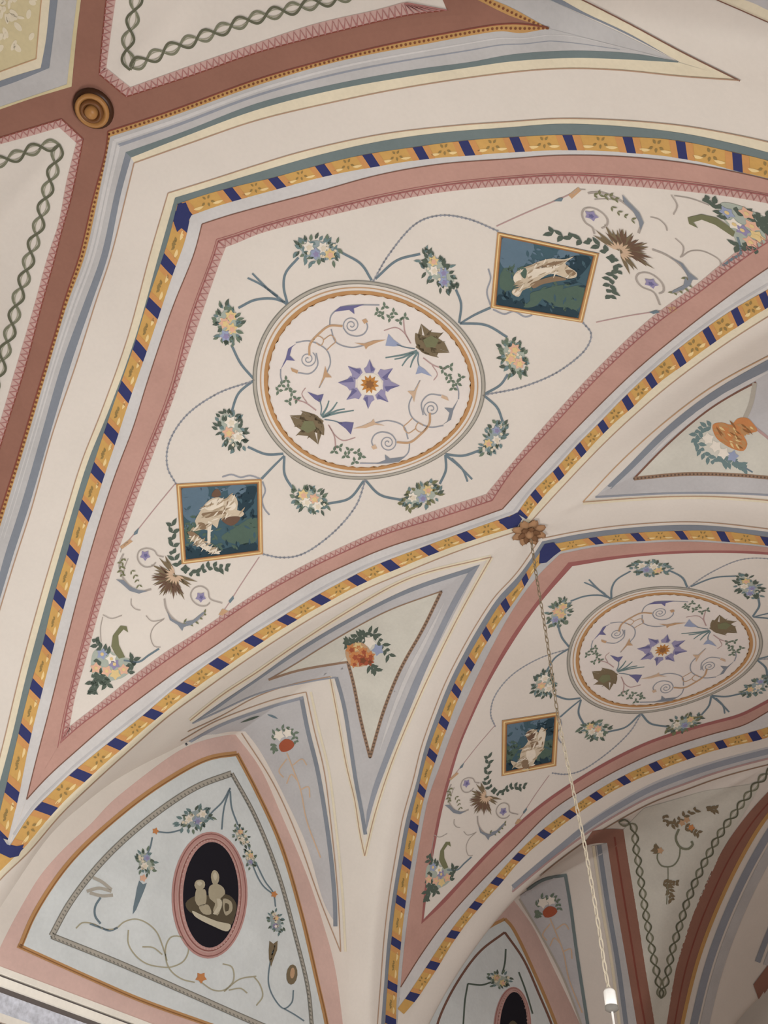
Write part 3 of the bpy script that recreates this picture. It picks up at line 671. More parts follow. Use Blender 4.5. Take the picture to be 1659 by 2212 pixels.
# ------------------------------------------------------------------ side web of the middle bay, left
WEB = dict(
 a1=K(1,2,'1525,290 1000,425 600,640 200,900 0,1040')+[(480,1500),(410,1556)],
 b1=K(1,2,'1525,290 1330,640 1150,1000 1000,1330 870,1650')+K(1,3,'770,300 705,570'),
 a2=K(1,2,'1450,340 1000,490 600,690 250,900 0,1080')+[(480,1515),(415,1562)],
 b2=K(1,2,'1450,340 1300,600 1130,960 980,1320 850,1640')+K(1,3,'770,200 710,430'),
 a3=K(1,2,'1200,512 850,640 500,830 250,985 80,1085'),
 b3=K(1,2,'1200,512 1080,760 940,1010 830,1280 740,1590'),
 n3=K(1,2,'595,970 630,1100 680,1350 740,1590'), m3=K(1,2,'595,970 400,1000 250,1030 80,1085'),
 n2=K(1,2,'520,1070 570,1250 620,1560')+K(1,3,'650,100 680,250 710,430'), m2=K(1,2,'520,1070 300,1105 0,1180')+[(480,1533),(415,1562)],
 n1=K(1,2,'480,1065 530,1330 590,1659')+K(1,3,'640,200 670,400 705,570'), m1=K(1,2,'480,1065 250,1110 0,1195')+[(480,1545),(405,1580)],
 p0=K(1,2,'325,1165 380,1420 440,1659')+K(1,3,'480,300 530,800 550,1190'), p1=K(1,2,'305,1190 350,1420 410,1659')+K(1,3,'490,500 525,880 527,1020'),
 q1=[(655,1503),(600,1518),(540,1538),(470,1565),(400,1605)], q0=K(1,2,'325,1165')+[(600,1508),(540,1528),(460,1560),(390,1600)],
 r1=[(530,1580),(553,1608),(583,1659),(620,1732),(663,1826),(703,1959),(728,1999)], r0=[(522,1583),(590,1690),(640,1800),(690,1940),(736,2056)],
 s1=[(530,1580),(490,1580),(440,1595),(400,1605)])
fair_all(WEB)
def draw_web(hit):
    def lp(name, pts, w, m, layer=3): return linepart(name, pts, w, m, layer, hit)
    def dt(name, A, B, parent, m, pitch, r): return dots(name, A, B, parent, m, pitch, r, 4, hit)
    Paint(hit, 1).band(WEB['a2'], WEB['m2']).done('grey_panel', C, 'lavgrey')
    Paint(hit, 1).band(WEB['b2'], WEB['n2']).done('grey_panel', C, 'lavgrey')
    Paint(hit, 1).poly([(1036,1219),(930,1426),(830,1560),(753,1500),(726,1463),(640,1480),(700,1400),(886,1269)]).done('grey_panel', C, 'lavgrey')
    Paint(hit, 2).band(WEB['a3'], WEB['m3']).done('pale_field', C, 'greenwhite')
    Paint(hit, 2).band(WEB['b3'], WEB['n3']).done('pale_field', C, 'greenwhite')
    for k, o in (('a', -1), ('b', 1)):
        lp('yellow_band', WEB[k+'1'], 9, 'paleyellow', 2); lp('fine_line', WEB[k+'1'], 2.2, 'line', 3)
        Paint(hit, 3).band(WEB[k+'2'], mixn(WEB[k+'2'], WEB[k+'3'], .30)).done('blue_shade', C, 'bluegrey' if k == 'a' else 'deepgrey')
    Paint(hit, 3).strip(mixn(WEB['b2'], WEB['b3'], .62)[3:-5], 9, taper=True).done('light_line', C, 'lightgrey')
    lp('fine_line', WEB['a3'], 2.6, 'rope', 3); lp('rope_line', WEB['b3'], 7, 'rope', 3); dt('rope_beads', WEB['b3'], [(x+.1, y) for x, y in WEB['b3']], C, 'ropedark', 8, 2.2)
    lp('rope_line', WEB['n3'], 7, 'rope', 3); dt('rope_beads', WEB['n3'], [(x+.1, y) for x, y in WEB['n3']], C, 'ropedark', 8, 2.2)
    lp('rope_line', WEB['m3'], 5, 'rope', 3); lp('blue_shade', WEB['n2'], 8, 'bluegrey', 3); lp('fine_line', WEB['m2'], 3, 'deepgrey', 3)
    lp('yellow_band', WEB['n1'], 7, 'paleyellow', 2); lp('fine_line', WEB['n1'], 2, 'line', 3); lp('fine_line', WEB['m1'], 2, 'line', 3)
    lp('fine_line', WEB['p0'], 2.2, 'line', 3); lp('fine_line', WEB['q0'], 2, 'line', 3); lp('fine_line', WEB['r0'], 2.2, 'line', 3)
    lp('yellow_band', [(x+10, y) for x, y in WEB['p0']], 5, 'paleyellow', 2)
    Paint(hit, 1).band(WEB['p1'], WEB['r1']).done('grey_panel', C, 'lavgrey'); Paint(hit, 1).band(WEB['q1'], WEB['s1']).done('grey_panel', C, 'lavgrey')
    lp('blue_shade', [(x-4, y+2) for x, y in WEB['p1']], 9, 'bluegrey', 2); lp('blue_shade', [(x, y+4) for x, y in WEB['q1']], 6, 'deepgrey', 2)
draw_web(hit)

# ------------------------------------------------------------------ side web of the middle bay, right
WR2 = dict(u1=K(2,1,'460,1592 700,1335 1000,1065 1300,842 1659,645 2000,480'), d1=K(2,1,'460,1592 900,1562 1300,1557 1659,1582 2000,1620'),
 u2=K(2,1,'540,1560 750,1360 1000,1115 1300,890 1659,685 2000,520'), d2=K(2,1,'540,1560 1000,1537 1300,1535 1659,1548 2000,1585'),
 u3=K(2,1,'790,1440 1000,1225 1250,1010 1420,900 1580,815'), d3=K(2,1,'790,1440 1100,1412 1400,1415 1659,1435 2000,1480'))
fair_all(WR2)
Paint(hit, 1).band(WR2['u2'], WR2['d2']).done('grey_panel', C, 'lavgrey')
Paint(hit, 2).poly([(1369,1033),(1439,962),(1523,890),(1579,853),(1630,826),(1622,870),(1608,905),(1659,950),(1790,1046),(1659,1031),(1573,1025),(1473,1024)]).done('pale_field', C, 'greenwhite')
linepart('rope_line', [(1630,826),(1622,870),(1608,905)], 10, 'bead', 3); linepart('rope_line', [(1608,905),(1659,945),(1790,1040)], 6, 'mauve', 3)
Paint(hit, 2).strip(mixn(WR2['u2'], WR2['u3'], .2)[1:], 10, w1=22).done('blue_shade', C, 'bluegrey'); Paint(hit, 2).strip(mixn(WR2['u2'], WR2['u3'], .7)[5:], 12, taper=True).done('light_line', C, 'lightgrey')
linepart('rope_line', WR2['u3'], 4, 'brownline', 3); linepart('rope_line', WR2['d3'], 8, 'rope', 3); dots('rope_beads', WR2['d3'], [(x, y+.1) for x, y in WR2['d3']], C, 'ropedark', 8, 2.2)
linepart('fine_line', WR2['d2'], 4, 'deepgrey', 3); linepart('fine_line', WR2['u1'], 2.4, 'tan', 3); linepart('yellow_band', [(x, y+2) for x, y in WR2['d1']], 8, 'paleyellow', 2); linepart('fine_line', WR2['d1'], 2.4, 'line', 3)

# ------------------------------------------------------------------ side web of the far bay
FB = dict(g0=Pt('1106,1914 1206,1828 1259,1782 1331,1734 1404,1693 1476,1664 1572,1635 1659,1613 1760,1592'), g1=Pt('1106,1926 1203,1846 1271,1797 1331,1760 1404,1721 1476,1694 1548,1668 1659,1638 1760,1615'),
 po=K(2,3,'720,395 760,640 820,1000 880,1400 930,1700 960,1900'), pi=K(2,3,'615,482 680,900 740,1250 815,1700 845,1900'), gi=K(2,3,'540,500 600,900 660,1250 715,1700 740,1900'),
 ro=K(2,3,'985,1750 1000,1659 1060,1300 1170,950 1350,550 1500,330 1659,150 1900,-80'), ri=K(2,3,'1085,1750 1100,1659 1200,1250 1330,900 1500,550 1659,300 1900,60'))
fair_all(FB)
Paint(hit, 1).band(FB['g0'], FB['g1']).done('grey_moulding', C, 'lavgrey'); linepart('blue_shade', mixn(FB['g0'], FB['g1'], .4), 12, 'deepgrey', 2)
linepart('fine_line', FB['g1'], 4, 'mauve', 3); linepart('fine_line', [(x+4, y+12) for x, y in FB['g1'][4:]], 2.6, 'rope', 3)
Paint(hit, 4).poly([(1390,1745),(1520,1708),(1640,1690),(1640,1700),(1556,1842),(1496,1976),(1459,2092),(1436,2230),(1416,2230),(1399,2126),(1379,1992),(1359,1872),(1346,1791)]).done('pale_field', C, 'greenwhite')
Paint(hit, 4).band(FB['po'], FB['pi']).done('terracotta_band', C, 'terra'); Paint(hit, 4).band(K(2,3,'520,405 620,392 720,395'), K(2,3,'455,505 540,485 615,482')).done('terracotta_band', C, 'terra')
linepart('fine_line', mixn(FB['po'], FB['pi'], .55), 4, 'terradark', 5)
Paint(hit, 4).band(FB['pi'], FB['gi']).done('grey_moulding', C, 'grey'); linepart('blue_shade', mixn(FB['gi'], FB['pi'], .3), 10, 'bluegrey', 5); linepart('fine_line', [(x-5, y) for x, y in FB['gi']], 6, 'paleyellow', 5)
Paint(hit, 4).band(FB['ro'], FB['ri']).done('terracotta_band', C, 'terra'); linepart('fine_line', mixn(FB['ro'], FB['ri'], .5), 3, 'terradark', 5); linepart('gold_lace', FB['ri'], 8, 'goldlace', 5)
for dx, m, w in ((26, 'deepgrey', 16), (50, 'grey', 20), (128, 'deepgrey', 12), (150, 'lavgrey', 16)):
    linepart('grey_moulding', [(x+dx*.9, y+dx*.35) for x, y in FB['ri'] if y+dx*.35 < (2300 if dx < 100 else 2090)], w, m, 5)
Paint(hit, 6).band(K(2,3,'1560,1400 1659,1270 1800,1100'), K(2,3,'1600,1510 1659,1420 1800,1260')).done('terracotta_band', C, 'terra')
FP = dict(r=K(2,3,'355,690 390,900 430,1200 500,1659 520,1800'), l=K(2,3,'40,830 200,1100 330,1350 450,1659 500,1800'), t=K(2,3,'355,690 200,722 40,830'))
Paint(hit, 4).band(FP['r'], FP['l']).done('grey_panel', C, 'lavgrey'); Paint(hit, 4).poly([FP['r'][0], FP['r'][1], (1190,2000), FP['l'][0], FP['t'][1]]).done('grey_panel', C, 'lavgrey')
linepart('blue_shade', [(x-3, y) for x, y in FP['r']], 7, 'tealgrey', 6); linepart('blue_shade', FP['t'], 6, 'tealgrey', 6); linepart('fine_line', FP['l'], 4, 'bead', 6)
def guil_small(px, amp, pitch): guilloche(px, amp, pitch, C, 1.8, 6)
guil_small(K(2,3,'690,345 780,370 800,500 820,620 840,760 860,900 885,1050 910,1200 940,1350 962,1490'), 7, 24)
guil_small(K(2,3,'962,1490 1000,1350 1030,1200 1080,1030 1130,870 1200,700 1280,540 1360,400 1440,290 1520,180 1620,60 1760,-60'), 7, 24)

# ------------------------------------------------------------------ lunette walls
def lunette(name, orange, bead, parent):
    Paint(walls_hit, 1).poly(orange, 16).done('pale_lunette_field', parent, 'lunette')
    return Paint
# middle bay
ol = fair(M5('1022,312 900,332 700,440 500,590 300,780 150,1000 85,1150'), 12); orr_ = fair(M5('1022,312 1110,480 1210,700 1300,1000 1370,1300 1410,1479 1432,1640'), 12)
ob = K(0,3,'113,1150 300,1235 600,1370 900,1500 1300,1645')+[(600,2266),(716,2303)]
def draw_lunette(walls_hit):
    Paint(walls_hit, 1).poly(ol[::-1]+orr_[1:]+[(716,2303)]+ob[::-1][1:-1], 16).done('pale_lunette_field', wall_left, 'lunette')
    for p, w in ((ol, 11), (orr_, 9), (ob, 10)):
        Paint(walls_hit, 2).strip(p, w).done('gold_edge', wall_left, 'ochre'); Paint(walls_hit, 3).strip([(x+2, y+2) for x, y in p], 2.4).done('gold_edge_shade', wall_left, 'stardark')
    le = fair([(515,1584),(455,1595),(402,1613),(367,1634),(310,1676),(233,1739),(200,1776),(141,1830),(89,1888),(52,1947),(14,2017),(-14,2076)], 14)
    Paint(walls_hit, 2).band(le, [(x-46, y-52) for x, y in le]).done('cream_edge', wall_left, 'cream')
    bl = fair(M5('1000,398 850,455 650,588 450,768 300,958 222,1100'), 12); br = fair(M5('1000,398 1100,580 1200,830 1270,1080 1330,1330 1345,1479 1355,1600'), 12); bb = M5('222,1100 500,1212 800,1342 1090,1470')+[(672,2262)]
    for p, w in ((bl, 12), (br, 7), (bb, 12)):
        Paint(walls_hit, 2).strip(p, w).done('bead_border', wall_left, 'bead'); Paint(walls_hit, 3).strip(offs(cr(p), w*.48), 2.0).done('border_line', wall_left, 'beaddark'); Paint(walls_hit, 3).strip(offs(cr(p), -w*.48), 2.0).done('border_line', wall_left, 'beaddark')
        d = Paint(walls_hit, 3)
        for q in resample(cr(p), int(clen(cr(p))/9)): d.leaf(q[0]-3, q[1], 7, 3.4, .8)
        d.done('border_beads', wall_left, 'beaddark')
draw_lunette(walls_hit); draw_lunette(repeated(0, 0, walls_hit, CX[1]-CX[2]))
# far bay
fl_o = [(1090,1985),(1052,2006),(1010,2050),(965,2112),(930,2172),(905,2240)]; fr_o = [(1090,1985),(1106,2003),(1156,2106),(1199,2209),(1225,2290)]
Paint(walls_hit, 1).poly(cr(fl_o)[::-1]+cr(fr_o)[1:]+[(1225,2330),(905,2330)], 16).done('pale_lunette_field', wall_left, 'lunette')
for p in (fl_o, fr_o): Paint(walls_hit, 2).strip(p, 7).done('gold_edge', wall_left, 'ochre')
for p in ([(1090,2014),(1036,2056),(986,2124),(950,2196),(935,2250)], [(1090,2014),(1130,2072),(1165,2150),(1192,2216),(1205,2270)]):
    Paint(walls_hit, 2).strip(p, 5).done('border_line', wall_left, 'brownline')
# cornice under the lunettes, running the length of the wall
tr = bpy.data.objects.new('trim_1', None); COL.objects.link(tr); tr['kind'] = 'structure'; tr.location = wpt(0, RV, -.74); tr['label'] = 'moulded cornice under the lunettes along the pink wall'
def course(name, z0, z1, d0, d1, m):
    y0 = RV*S; z0 = z0*S+ZC; z1 = z1*S+ZC; x0, x1 = XL0*S, XL1*S
    v = [(x, y, z) for x in (x0, x1) for y, z in ((y0, z0), (y0-d0, z0), (y0-d1, z1), (y0, z1))]
    mesh(name, v, [(0,1,5,4),(1,2,6,5),(2,3,7,6),(0,3,2,1),(4,5,6,7)], tr, m, None, False)
course('fillet', -.734, -.743, .060, .058, 'cornicecream'); course('groove', -.743, -.7465, .040, .040, 'cornicedark')
course('fillet', -.7465, -.757, .052, .044, 'cornicecream'); course('groove', -.757, -.764, .026, .022, 'cornicedark')
course('frieze', -.764, -.792, .022, .018, 'corniceblue'); course('fillet', -.792, -.803, .030, .026, 'cornicecream')
course('groove', -.803, -.807, .010, .008, 'cornicedark')

# ------------------------------------------------------------------ painted ornaments
def rot2(p, c): return (2*c[0]-p[0], 2*c[1]-p[1])
JN = {180:(621,658), 135:(549.5,819), 90:(616,982), 45:(789,1034), 0:(960,979), -45:(1044,853), -90:(992,700), -135:(807,608)}
_A = []; _b = []
for th, p in JN.items():
    t = math.radians(th); _A.append([1, math.cos(t), math.sin(t), math.cos(2*t), math.sin(2*t)]); _b.append(p)
_F, *_ = np.linalg.lstsq(np.array(_A), np.array(_b), rcond=None)
MC0 = np.array([798.5, 829.0])
def medpx(r, t):
    return tuple(MC0 + (_F[0]-MC0)*r*r + r*(_F[1]*math.cos(t)+_F[2]*math.sin(t)) + r*r*(_F[3]*math.cos(2*t)+_F[4]*math.sin(2*t)))
def ring(place, layer, r0, r1, scal=0, amp=0.0, n=144):
    p = Paint(place, layer); a = []; b = []
    for i in range(n+1):
        t = 2*math.pi*i/n; a.append(medpx(r0+amp*(.5+.5*math.sin(scal*t)), t)); b.append(medpx(r1, t))
    ia = p._add(a); ib = p._add(b)
    for i in range(n): p._face((ia[i], ib[i], ib[i+1], ia[i+1]))
    return p
def spiral(x, y, r, turns, a0, sg=1, n=26, r1=.12):
    return [(x+(r*(1-(1-r1)*i/n))*math.cos(a0+sg*turns*2*math.pi*i/n), y+(r*(1-(1-r1)*i/n))*math.sin(a0+sg*turns*2*math.pi*i/n)) for i in range(n+1)]
MCc = (825, 765)
def both(fn):                 # the arabesque is the same turned half round
    fn(lambda s: MM(s), 1); fn(lambda s: [tuple(2*np.array((530+.3255*MCc[0], 580+.3255*MCc[1]))-np.array(p)) for p in MM(s)], -1)

def medallion(place, label):
    root = thing('medallion', label, 'medallion', base_of(tuple(MC0), place), 'round arabesque medallions on the vault')
    d = Paint(place, 1); n = 96
    for k in range(9):
        r0, r1 = k/9*.86, (k+1)/9*.86
        ia = d._add([medpx(max(r0, .001), 2*math.pi*i/n) for i in range(n+1)]); ib = d._add([medpx(r1, 2*math.pi*i/n) for i in range(n+1)])
        for i in range(n): d._face((ia[i], ib[i], ib[i+1], ia[i+1]))
    d.done('disc', root, 'disc')
    ring(place, 1, .86, 1.0).done('cream_ring', root, 'cream')
    o = ring(place, 2, .862, .908, 60, .016).done('orange_ring', root, 'ochre')
    ring(place, 3, .895, .915).done('ring_edge', o, 'tan') if False else None
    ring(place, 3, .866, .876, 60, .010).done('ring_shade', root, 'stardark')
    ring(place, 2, .930, .942).done('fine_ring', root, 'tan')
    ring(place, 2, .972, 1.0).done('grey_ring', root, 'bead'); ring(place, 3, .968, .974).done('fine_ring', root, 'beaddark'); ring(place, 3, .996, 1.004).done('fine_ring', root, 'beaddark')
    # star flower
    tips = MM('825,600 980,660 1025,775 950,885 815,930 670,870 615,755 680,645'); cx, cy = MM('825,765')[0]
    for i, (x, y) in enumerate(tips):
        a = math.atan2(y-cy, x-cx); R = math.hypot(x-cx, y-cy)
        P = Paint(place, 3).poly([(cx+r*R*math.cos(a+q), cy+r*R*math.sin(a+q)) for r, q in ((1, 0), (.72, .17), (.66, .36), (.48, .34), (.45, 0), (.48, -.34), (.66, -.36), (.72, -.17))])
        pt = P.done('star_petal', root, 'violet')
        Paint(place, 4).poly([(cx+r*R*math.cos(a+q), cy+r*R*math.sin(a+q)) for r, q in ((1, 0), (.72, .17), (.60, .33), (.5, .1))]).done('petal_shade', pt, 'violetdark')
    Paint(place, 3).ell(cx, cy, 27, 24, 0, 24).done('flower_ring', root, 'fwhite')
    Paint(place, 4).flower(cx, cy, 21, .2, 11).done('flower_heart', root, 'star')
    Paint(place, 5).flower(cx, cy, 11, .4, 7).done('heart_centre', root, 'stardark')
    def half(T, sg):
        a0 = T('1150,525')[0]; am = Paint(place, 3)
        for tx, ty, wd in ((1128,425,9),(1168,362,10),(1240,400,11),(1318,420,12),(1330,480,11),(1358,556,12),(1285,590,10),(1230,575,9),(1180,440,9),(1290,520,12)):
            e = T('%d,%d' % (tx, ty))[0]; am.leaf(a0[0], a0[1], math.hypot(e[0]-a0[0], e[1]-a0[1]), wd, math.atan2(e[1]-a0[1], e[0]-a0[0]))
        am.done('acanthus_leaf', root, 'brownleaf')
        ac = Paint(place, 3).poly(T('1130,520 1155,470 1128,425 1190,445 1168,365 1235,420 1310,428 1280,460 1322,488 1352,552 1292,532 1272,578 1230,548 1165,545')).done('acanthus_leaf', root, 'brownleaf')
        Paint(place, 4).poly(T('1180,470 1235,440 1285,470 1260,520 1200,520')).done('leaf_highlight', ac, 'leafolive')
        g = Paint(place, 3)
        for q in ('1140,545 1050,570 930,590', '1140,545 1080,590 1040,645', '1145,550 1110,610 1095,655', '1135,545 1040,590 990,600'): g.strip(T(q), 5, w1=2.5)
        g.done('green_stems', root, 'leafteal')
        st = Paint(place, 3)
        for q, w in (('1100,495 1050,420 1000,390 920,410', 2.2), ('1095,490 1060,420 1050,330', 2.6), ('1180,590 1250,640 1330,665', 2.6), ('1240,640 1275,700 1250,740', 2)): st.strip(T(q), w)
        st.done('brown_stems', root, 'mauve')
        b = Paint(place, 3)
        for q in ('930,510 950,430 985,470 1040,510 985,515', '1130,700 1150,640 1190,665 1240,715 1170,690'): b.poly(T(q))
        b.done('bell_flowers', root, 'fblue' if sg > 0 else 'violetdark')
        b = Paint(place, 3); b.strip(T('1125,530 1060,520 1000,500'), 2.4); b.strip(T('1150,560 1145,610 1160,670'), 2.4); b.done('flower_stalks', root, 'stem')
        lf = Paint(place, 3)
        for x, y in ((880,285),(925,250),(905,310),(985,290),(960,325),(1060,320),(1025,345),(1360,650),(1310,665),(1340,710),(1430,720),(1410,760),(1380,790),(1365,740)):
            c = T('%d,%d' % (x, y))[0]
            for k in range(3): lf.leaf(c[0], c[1], 11, 6.5, 2.1*k+x*.7)
        lf.done('leaf_sprigs', root, 'leaf')
        sc = Paint(place, 3)
        c1 = T('705,375')[0]; c2 = T('415,600')[0]
        sc.strip(spiral(c1[0], c1[1], 18, 2.0, math.pi*(.9 if sg > 0 else 1.9)), 2.2, 3); sc.strip(spiral(c2[0], c2[1], 18, 2.0, math.pi*(1.7 if sg > 0 else .7)), 2.2, 3)
        for q in ('800,350 812,385 790,430 740,447 680,430 650,390', '470,560 480,640 430,695 350,690', '560,380 570,310 640,255 760,240 890,240', '335,490 430,480 540,540 565,620 540,690 490,790', '570,400 600,485 700,522 800,505', '235,665 235,720 250,760'):
            sc.strip(T(q), 2.8)
        sc.done('scroll_lines', root, 'stemgrey')
        tn = Paint(place, 4)
        for q, w in (('645,380 560,378 500,420 430,500 425,575', 4.5), ('440,490 480,445 520,470 500,510 470,490', 2), ('520,470 570,440 600,480 570,510 540,540', 2)): tn.strip(T(q), w)
        tn.done('tan_scroll', root, 'tan')
        o = Paint(place, 4)
        for q in ('725,490 790,495 850,475 935,470 870,490 815,515 800,535 790,510', '530,645 545,690 575,720 530,720 485,795 515,720', '800,330 815,350 790,365 775,340', '300,655 350,675 345,695 310,680'): o.poly(T(q))
        o.done('orange_leaves', root, 'tan' if sg > 0 else 'tanlight')
        k = Paint(place, 4)
        for q in ('590,285 630,250 690,245 790,235 720,262 725,300 690,272 620,280', '340,495 310,520 295,575 330,610 275,605 235,668 270,590 285,530'): k.poly(T(q))
        k.done('blue_leaves', root, 'violetdark' if sg > 0 else 'bluegrey')
    both(half)
    return root

def cluster(root, place, cx, cy, L, Wd, rot, leafm, flowers, seed, nleaf=26, layer=3):
    """an oval bunch of leaves with flowers on top"""
    rnd = random.Random(seed); c, q = math.cos(rot), math.sin(rot)
    def pt(u, w): return cx+u*c-w*q, cy+u*q+w*c
    ms = Paint(place, layer); n = 22
    ms.poly([pt(L*.86*rnd.uniform(.82, 1.08)*math.cos(2*math.pi*i/n), Wd*.84*rnd.uniform(.75, 1.1)*math.sin(2*math.pi*i/n)) for i in range(n)], 10)
    ms.done('leaf_mass', root, 'leafpale' if leafm != 'leafteal' else 'leafblue')
    lv = Paint(place, layer+1); l2 = Paint(place, layer+1); l3 = Paint(place, layer+1); LN = max(.6, min(1.0, Wd/24))
    for i in range(int(nleaf*1.5)):
        a = 2*math.pi*i/(nleaf*1.5)+rnd.uniform(-.15, .15); r = rnd.uniform(.5, .98)
        u, w = L*r*math.cos(a), Wd*r*math.sin(a); x, y = pt(u, w)
        (lv, l2, lv, l3)[i % 4].leaf(x, y, LN*rnd.uniform(11, 19), LN*rnd.uniform(6, 10), math.atan2(u*q+w*c, u*c-w*q)+rnd.uniform(-1, 1))
    lv.done('foliage', root, leafm, 'stuff'); l2.done('foliage', root, 'leafdark', 'stuff'); l3.done('foliage', root, 'leafteal' if leafm != 'leafteal' else 'leaf', 'stuff')
    n = len(flowers)
    for i, m in enumerate(flowers):
        u = L*(-.60+1.2*(i+.5)/n); w = Wd*.26*(1 if i % 2 else -1); x, y = pt(u, w); r = max(7.0, min(L, Wd)*.52)
        f = Paint(place, layer+2).flower(x, y, r, rnd.uniform(0, 3), 6).done('flower', root, m)
        if f:
            Paint(place, layer+3).flower(x+r*.1, y+r*.1, r*.55, rnd.uniform(0, 3), 5).done('flower_heart', f, {'fwhite': 'fcream', 'fyellow': 'fpeach', 'fpeach': 'fyellow', 'fblue': 'fviolet'}.get(m, 'fwhite'))
    sm = Paint(place, layer+2)
    for i in range(7):
        x, y = pt(L*rnd.uniform(-.75, .75), Wd*rnd.uniform(-.6, .6)); sm.flower(x, y, 4.2, rnd.uniform(0, 3), 5)
    sm.done('small_blossoms', root, 'fcream', 'stuff')

GAR = [ # cluster centre, half length, half width, rotation, leaf, flowers, stems, where
 ((690,540),52,26,.05,'leafteal',('fwhite','fblue','fwhite','fyellow'),('621,655 613,620 617,590 645,556','738,545 780,570 803,605'),'beside the ridge corner'),
 ((493,703),46,27,1.5,'leaf',('fyellow','fpeach','fyellow','fblue'),('619,654 590,645 550,648 515,665','500,745 520,785 547,817'),'on the outer left'),
 ((500,930),44,28,1.1,'leafdark',('fwhite','fpeach','fwhite'),('547,822 515,850 500,890','535,965 575,981 612,980'),'on the lower left'),
 ((670,1080),42,24,.35,'leaf',('fyellow','fwhite','fpeach','fwhite'),('614,985 615,1025 637,1062','708,1088 755,1076 786,1038'),'at the bottom'),
 ((910,1070),46,22,-.45,'leafolive',('fwhite','fblue','fyellow'),('790,1038 820,1068 868,1080','950,1045 963,1015 962,982'),'at the bottom right'),
 ((1068,945),42,20,-1.0,'leafteal',('fyellow','fwhite','fblue'),('962,981 1000,984 1038,972','1086,910 1074,880 1047,855'),'on the lower right'),
 ((1110,770),40,27,1.25,'leaf',('fpeach','fyellow','fpeach'),('1047,851 1082,830 1097,808','1096,728 1050,702 995,698'),'on the right'),
 ((948,585),54,24,.85,'leafdark',('fyellow','fwhite','fblue','fblue'),('992,697 996,655 985,625','908,548 858,562 811,602'),'on the upper right')]
def garlands(place, which, seed, root):
    for i, (c, L, Wd, rot, lm, fl, stems, where) in enumerate(GAR):
        g = thing('flower_garland', 'painted flower garland looped %s of the %s' % (where, which), 'garland', base_of(c, place), 'painted garlands around the medallions')
        p = Paint(place, 2)
        for s in stems: p.strip(Pt(s), 5.2)
        p.done('stem', g, 'stem'); cluster(g, place, c[0], c[1], L, Wd, rot, lm, fl, seed+i, 30)
    t = C
    p = Paint(place, 2)
    for s in ('621,658 580,625 545,590', '600,640 565,615 535,600', '963,983 990,1005 1020,1035', '975,990 1000,1015 1010,1040', '565,1034 590,1008 614,984', '1060,664 1025,680 993,699'): p.strip(Pt(s), 5.5, w1=4)
    p.done('ribbon', t, 'stem')
    w = Paint(place, 2)
    for s in ('562,1034 540,1027 520,1031 500,1025 480,1030', '567,1040 573,1060 566,1080 572,1100 582,1112', '1060,660 1052,630 1060,600 1055,580', '1065,668 1090,678 1110,672 1135,684 1150,680'): w.strip(Pt(s), 3.4)
    w.done('wavy_ribbon', t, 'stemgrey')
    bd = Paint(place, 2)
    for s in ('549,822 470,850 400,900 364,960 362,1010 380,1045', '789,1037 770,1090 720,1150 650,1198 605,1204 569,1197', '807,606 840,550 900,482 950,465 1010,472 1075,498', '1045,853 1130,835 1210,800 1268,750 1277,720 1260,697'):
        c = cr(Pt(s), 4); bd.strip(c, 2.6, smooth=False)
        for q in resample(c, int(clen(c)/9)): bd.ell(q[0], q[1], 2.8, n=6)
    bd.done('beaded_cord', t, 'stemgrey')

def frame4(root, place, q, w=9):
    q = [np.array(p) for p in q]; c = sum(q)/4
    inn = [p+(c-p)/np.linalg.norm(c-p)*w*1.41 for p in q]
    for i in range(4):
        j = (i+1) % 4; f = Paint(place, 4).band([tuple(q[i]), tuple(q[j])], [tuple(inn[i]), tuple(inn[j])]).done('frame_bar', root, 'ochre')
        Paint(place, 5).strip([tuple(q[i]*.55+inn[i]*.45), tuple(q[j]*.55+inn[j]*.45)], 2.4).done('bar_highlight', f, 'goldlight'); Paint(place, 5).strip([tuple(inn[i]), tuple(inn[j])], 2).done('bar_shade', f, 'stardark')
    return inn
def quadpt(q, u, v):
    a = np.array(q[0])*(1-u)+np.array(q[1])*u; b = np.array(q[3])*(1-u)+np.array(q[2])*u; return tuple(a*(1-v)+b*v)
def square(place, q, label, patches, figure):
    root = thing('square_painting', label, 'painting', base_of(tuple(np.mean(np.array(q), 0)), place), 'square figure paintings on the vault')
    inn = frame4(root, place, q)
    Paint(place, 2).poly([tuple(p) for p in q]).done('background', root, 'teal')
    for m, pts in patches: Paint(place, 3).poly([quadpt(inn, *t) for t in pts], 8, True).done('sky_patch', root, m)
    bq = [quadpt(inn, u, v) for u, v in ((.03,.03),(.97,.03),(.97,.97),(.03,.97))]
    for k, (m, reg) in enumerate((('tealblue', ((.03,.03),(.75,.03),(.3,.4),(.03,.6))), ('teal', ((.03,.03),(.97,.03),(.97,.97),(.03,.97))), ('tealdark', ((.6,.1),(.97,.05),(.97,.5),(.7,.5))), ('tealgreen', ((.35,.6),(.97,.45),(.97,.9),(.3,.92))), ('tealdark', ((.03,.8),(.97,.85),(.97,.97),(.03,.97))), ('tealgreen', ((.03,.4),(.3,.4),(.3,.8),(.03,.8))))):
        strokes('sky_strokes', root, place, 3.5, m, [quadpt(inn, *t) for t in reg], 26, 15, 6, .4+k, 1.0, k)
    for nm, m, pts, ly in figure:
        Paint(place, ly).poly(pts, 8, True).done(nm, root, m)
        if nm in ('figure', 'wing'):
            strokes('drapery_strokes', root, place, 5.4, 'skinmid', pts, 20, 20, 4, 2.6, .4, 3); strokes('drapery_strokes', root, place, 5.8, 'skinlight', pts, 14, 18, 3.4, 2.4, .5, 4); strokes('drapery_strokes', root, place, 5.6, 'skindark', pts, 5, 14, 2.6, 2.2, .6, 5)
    return root
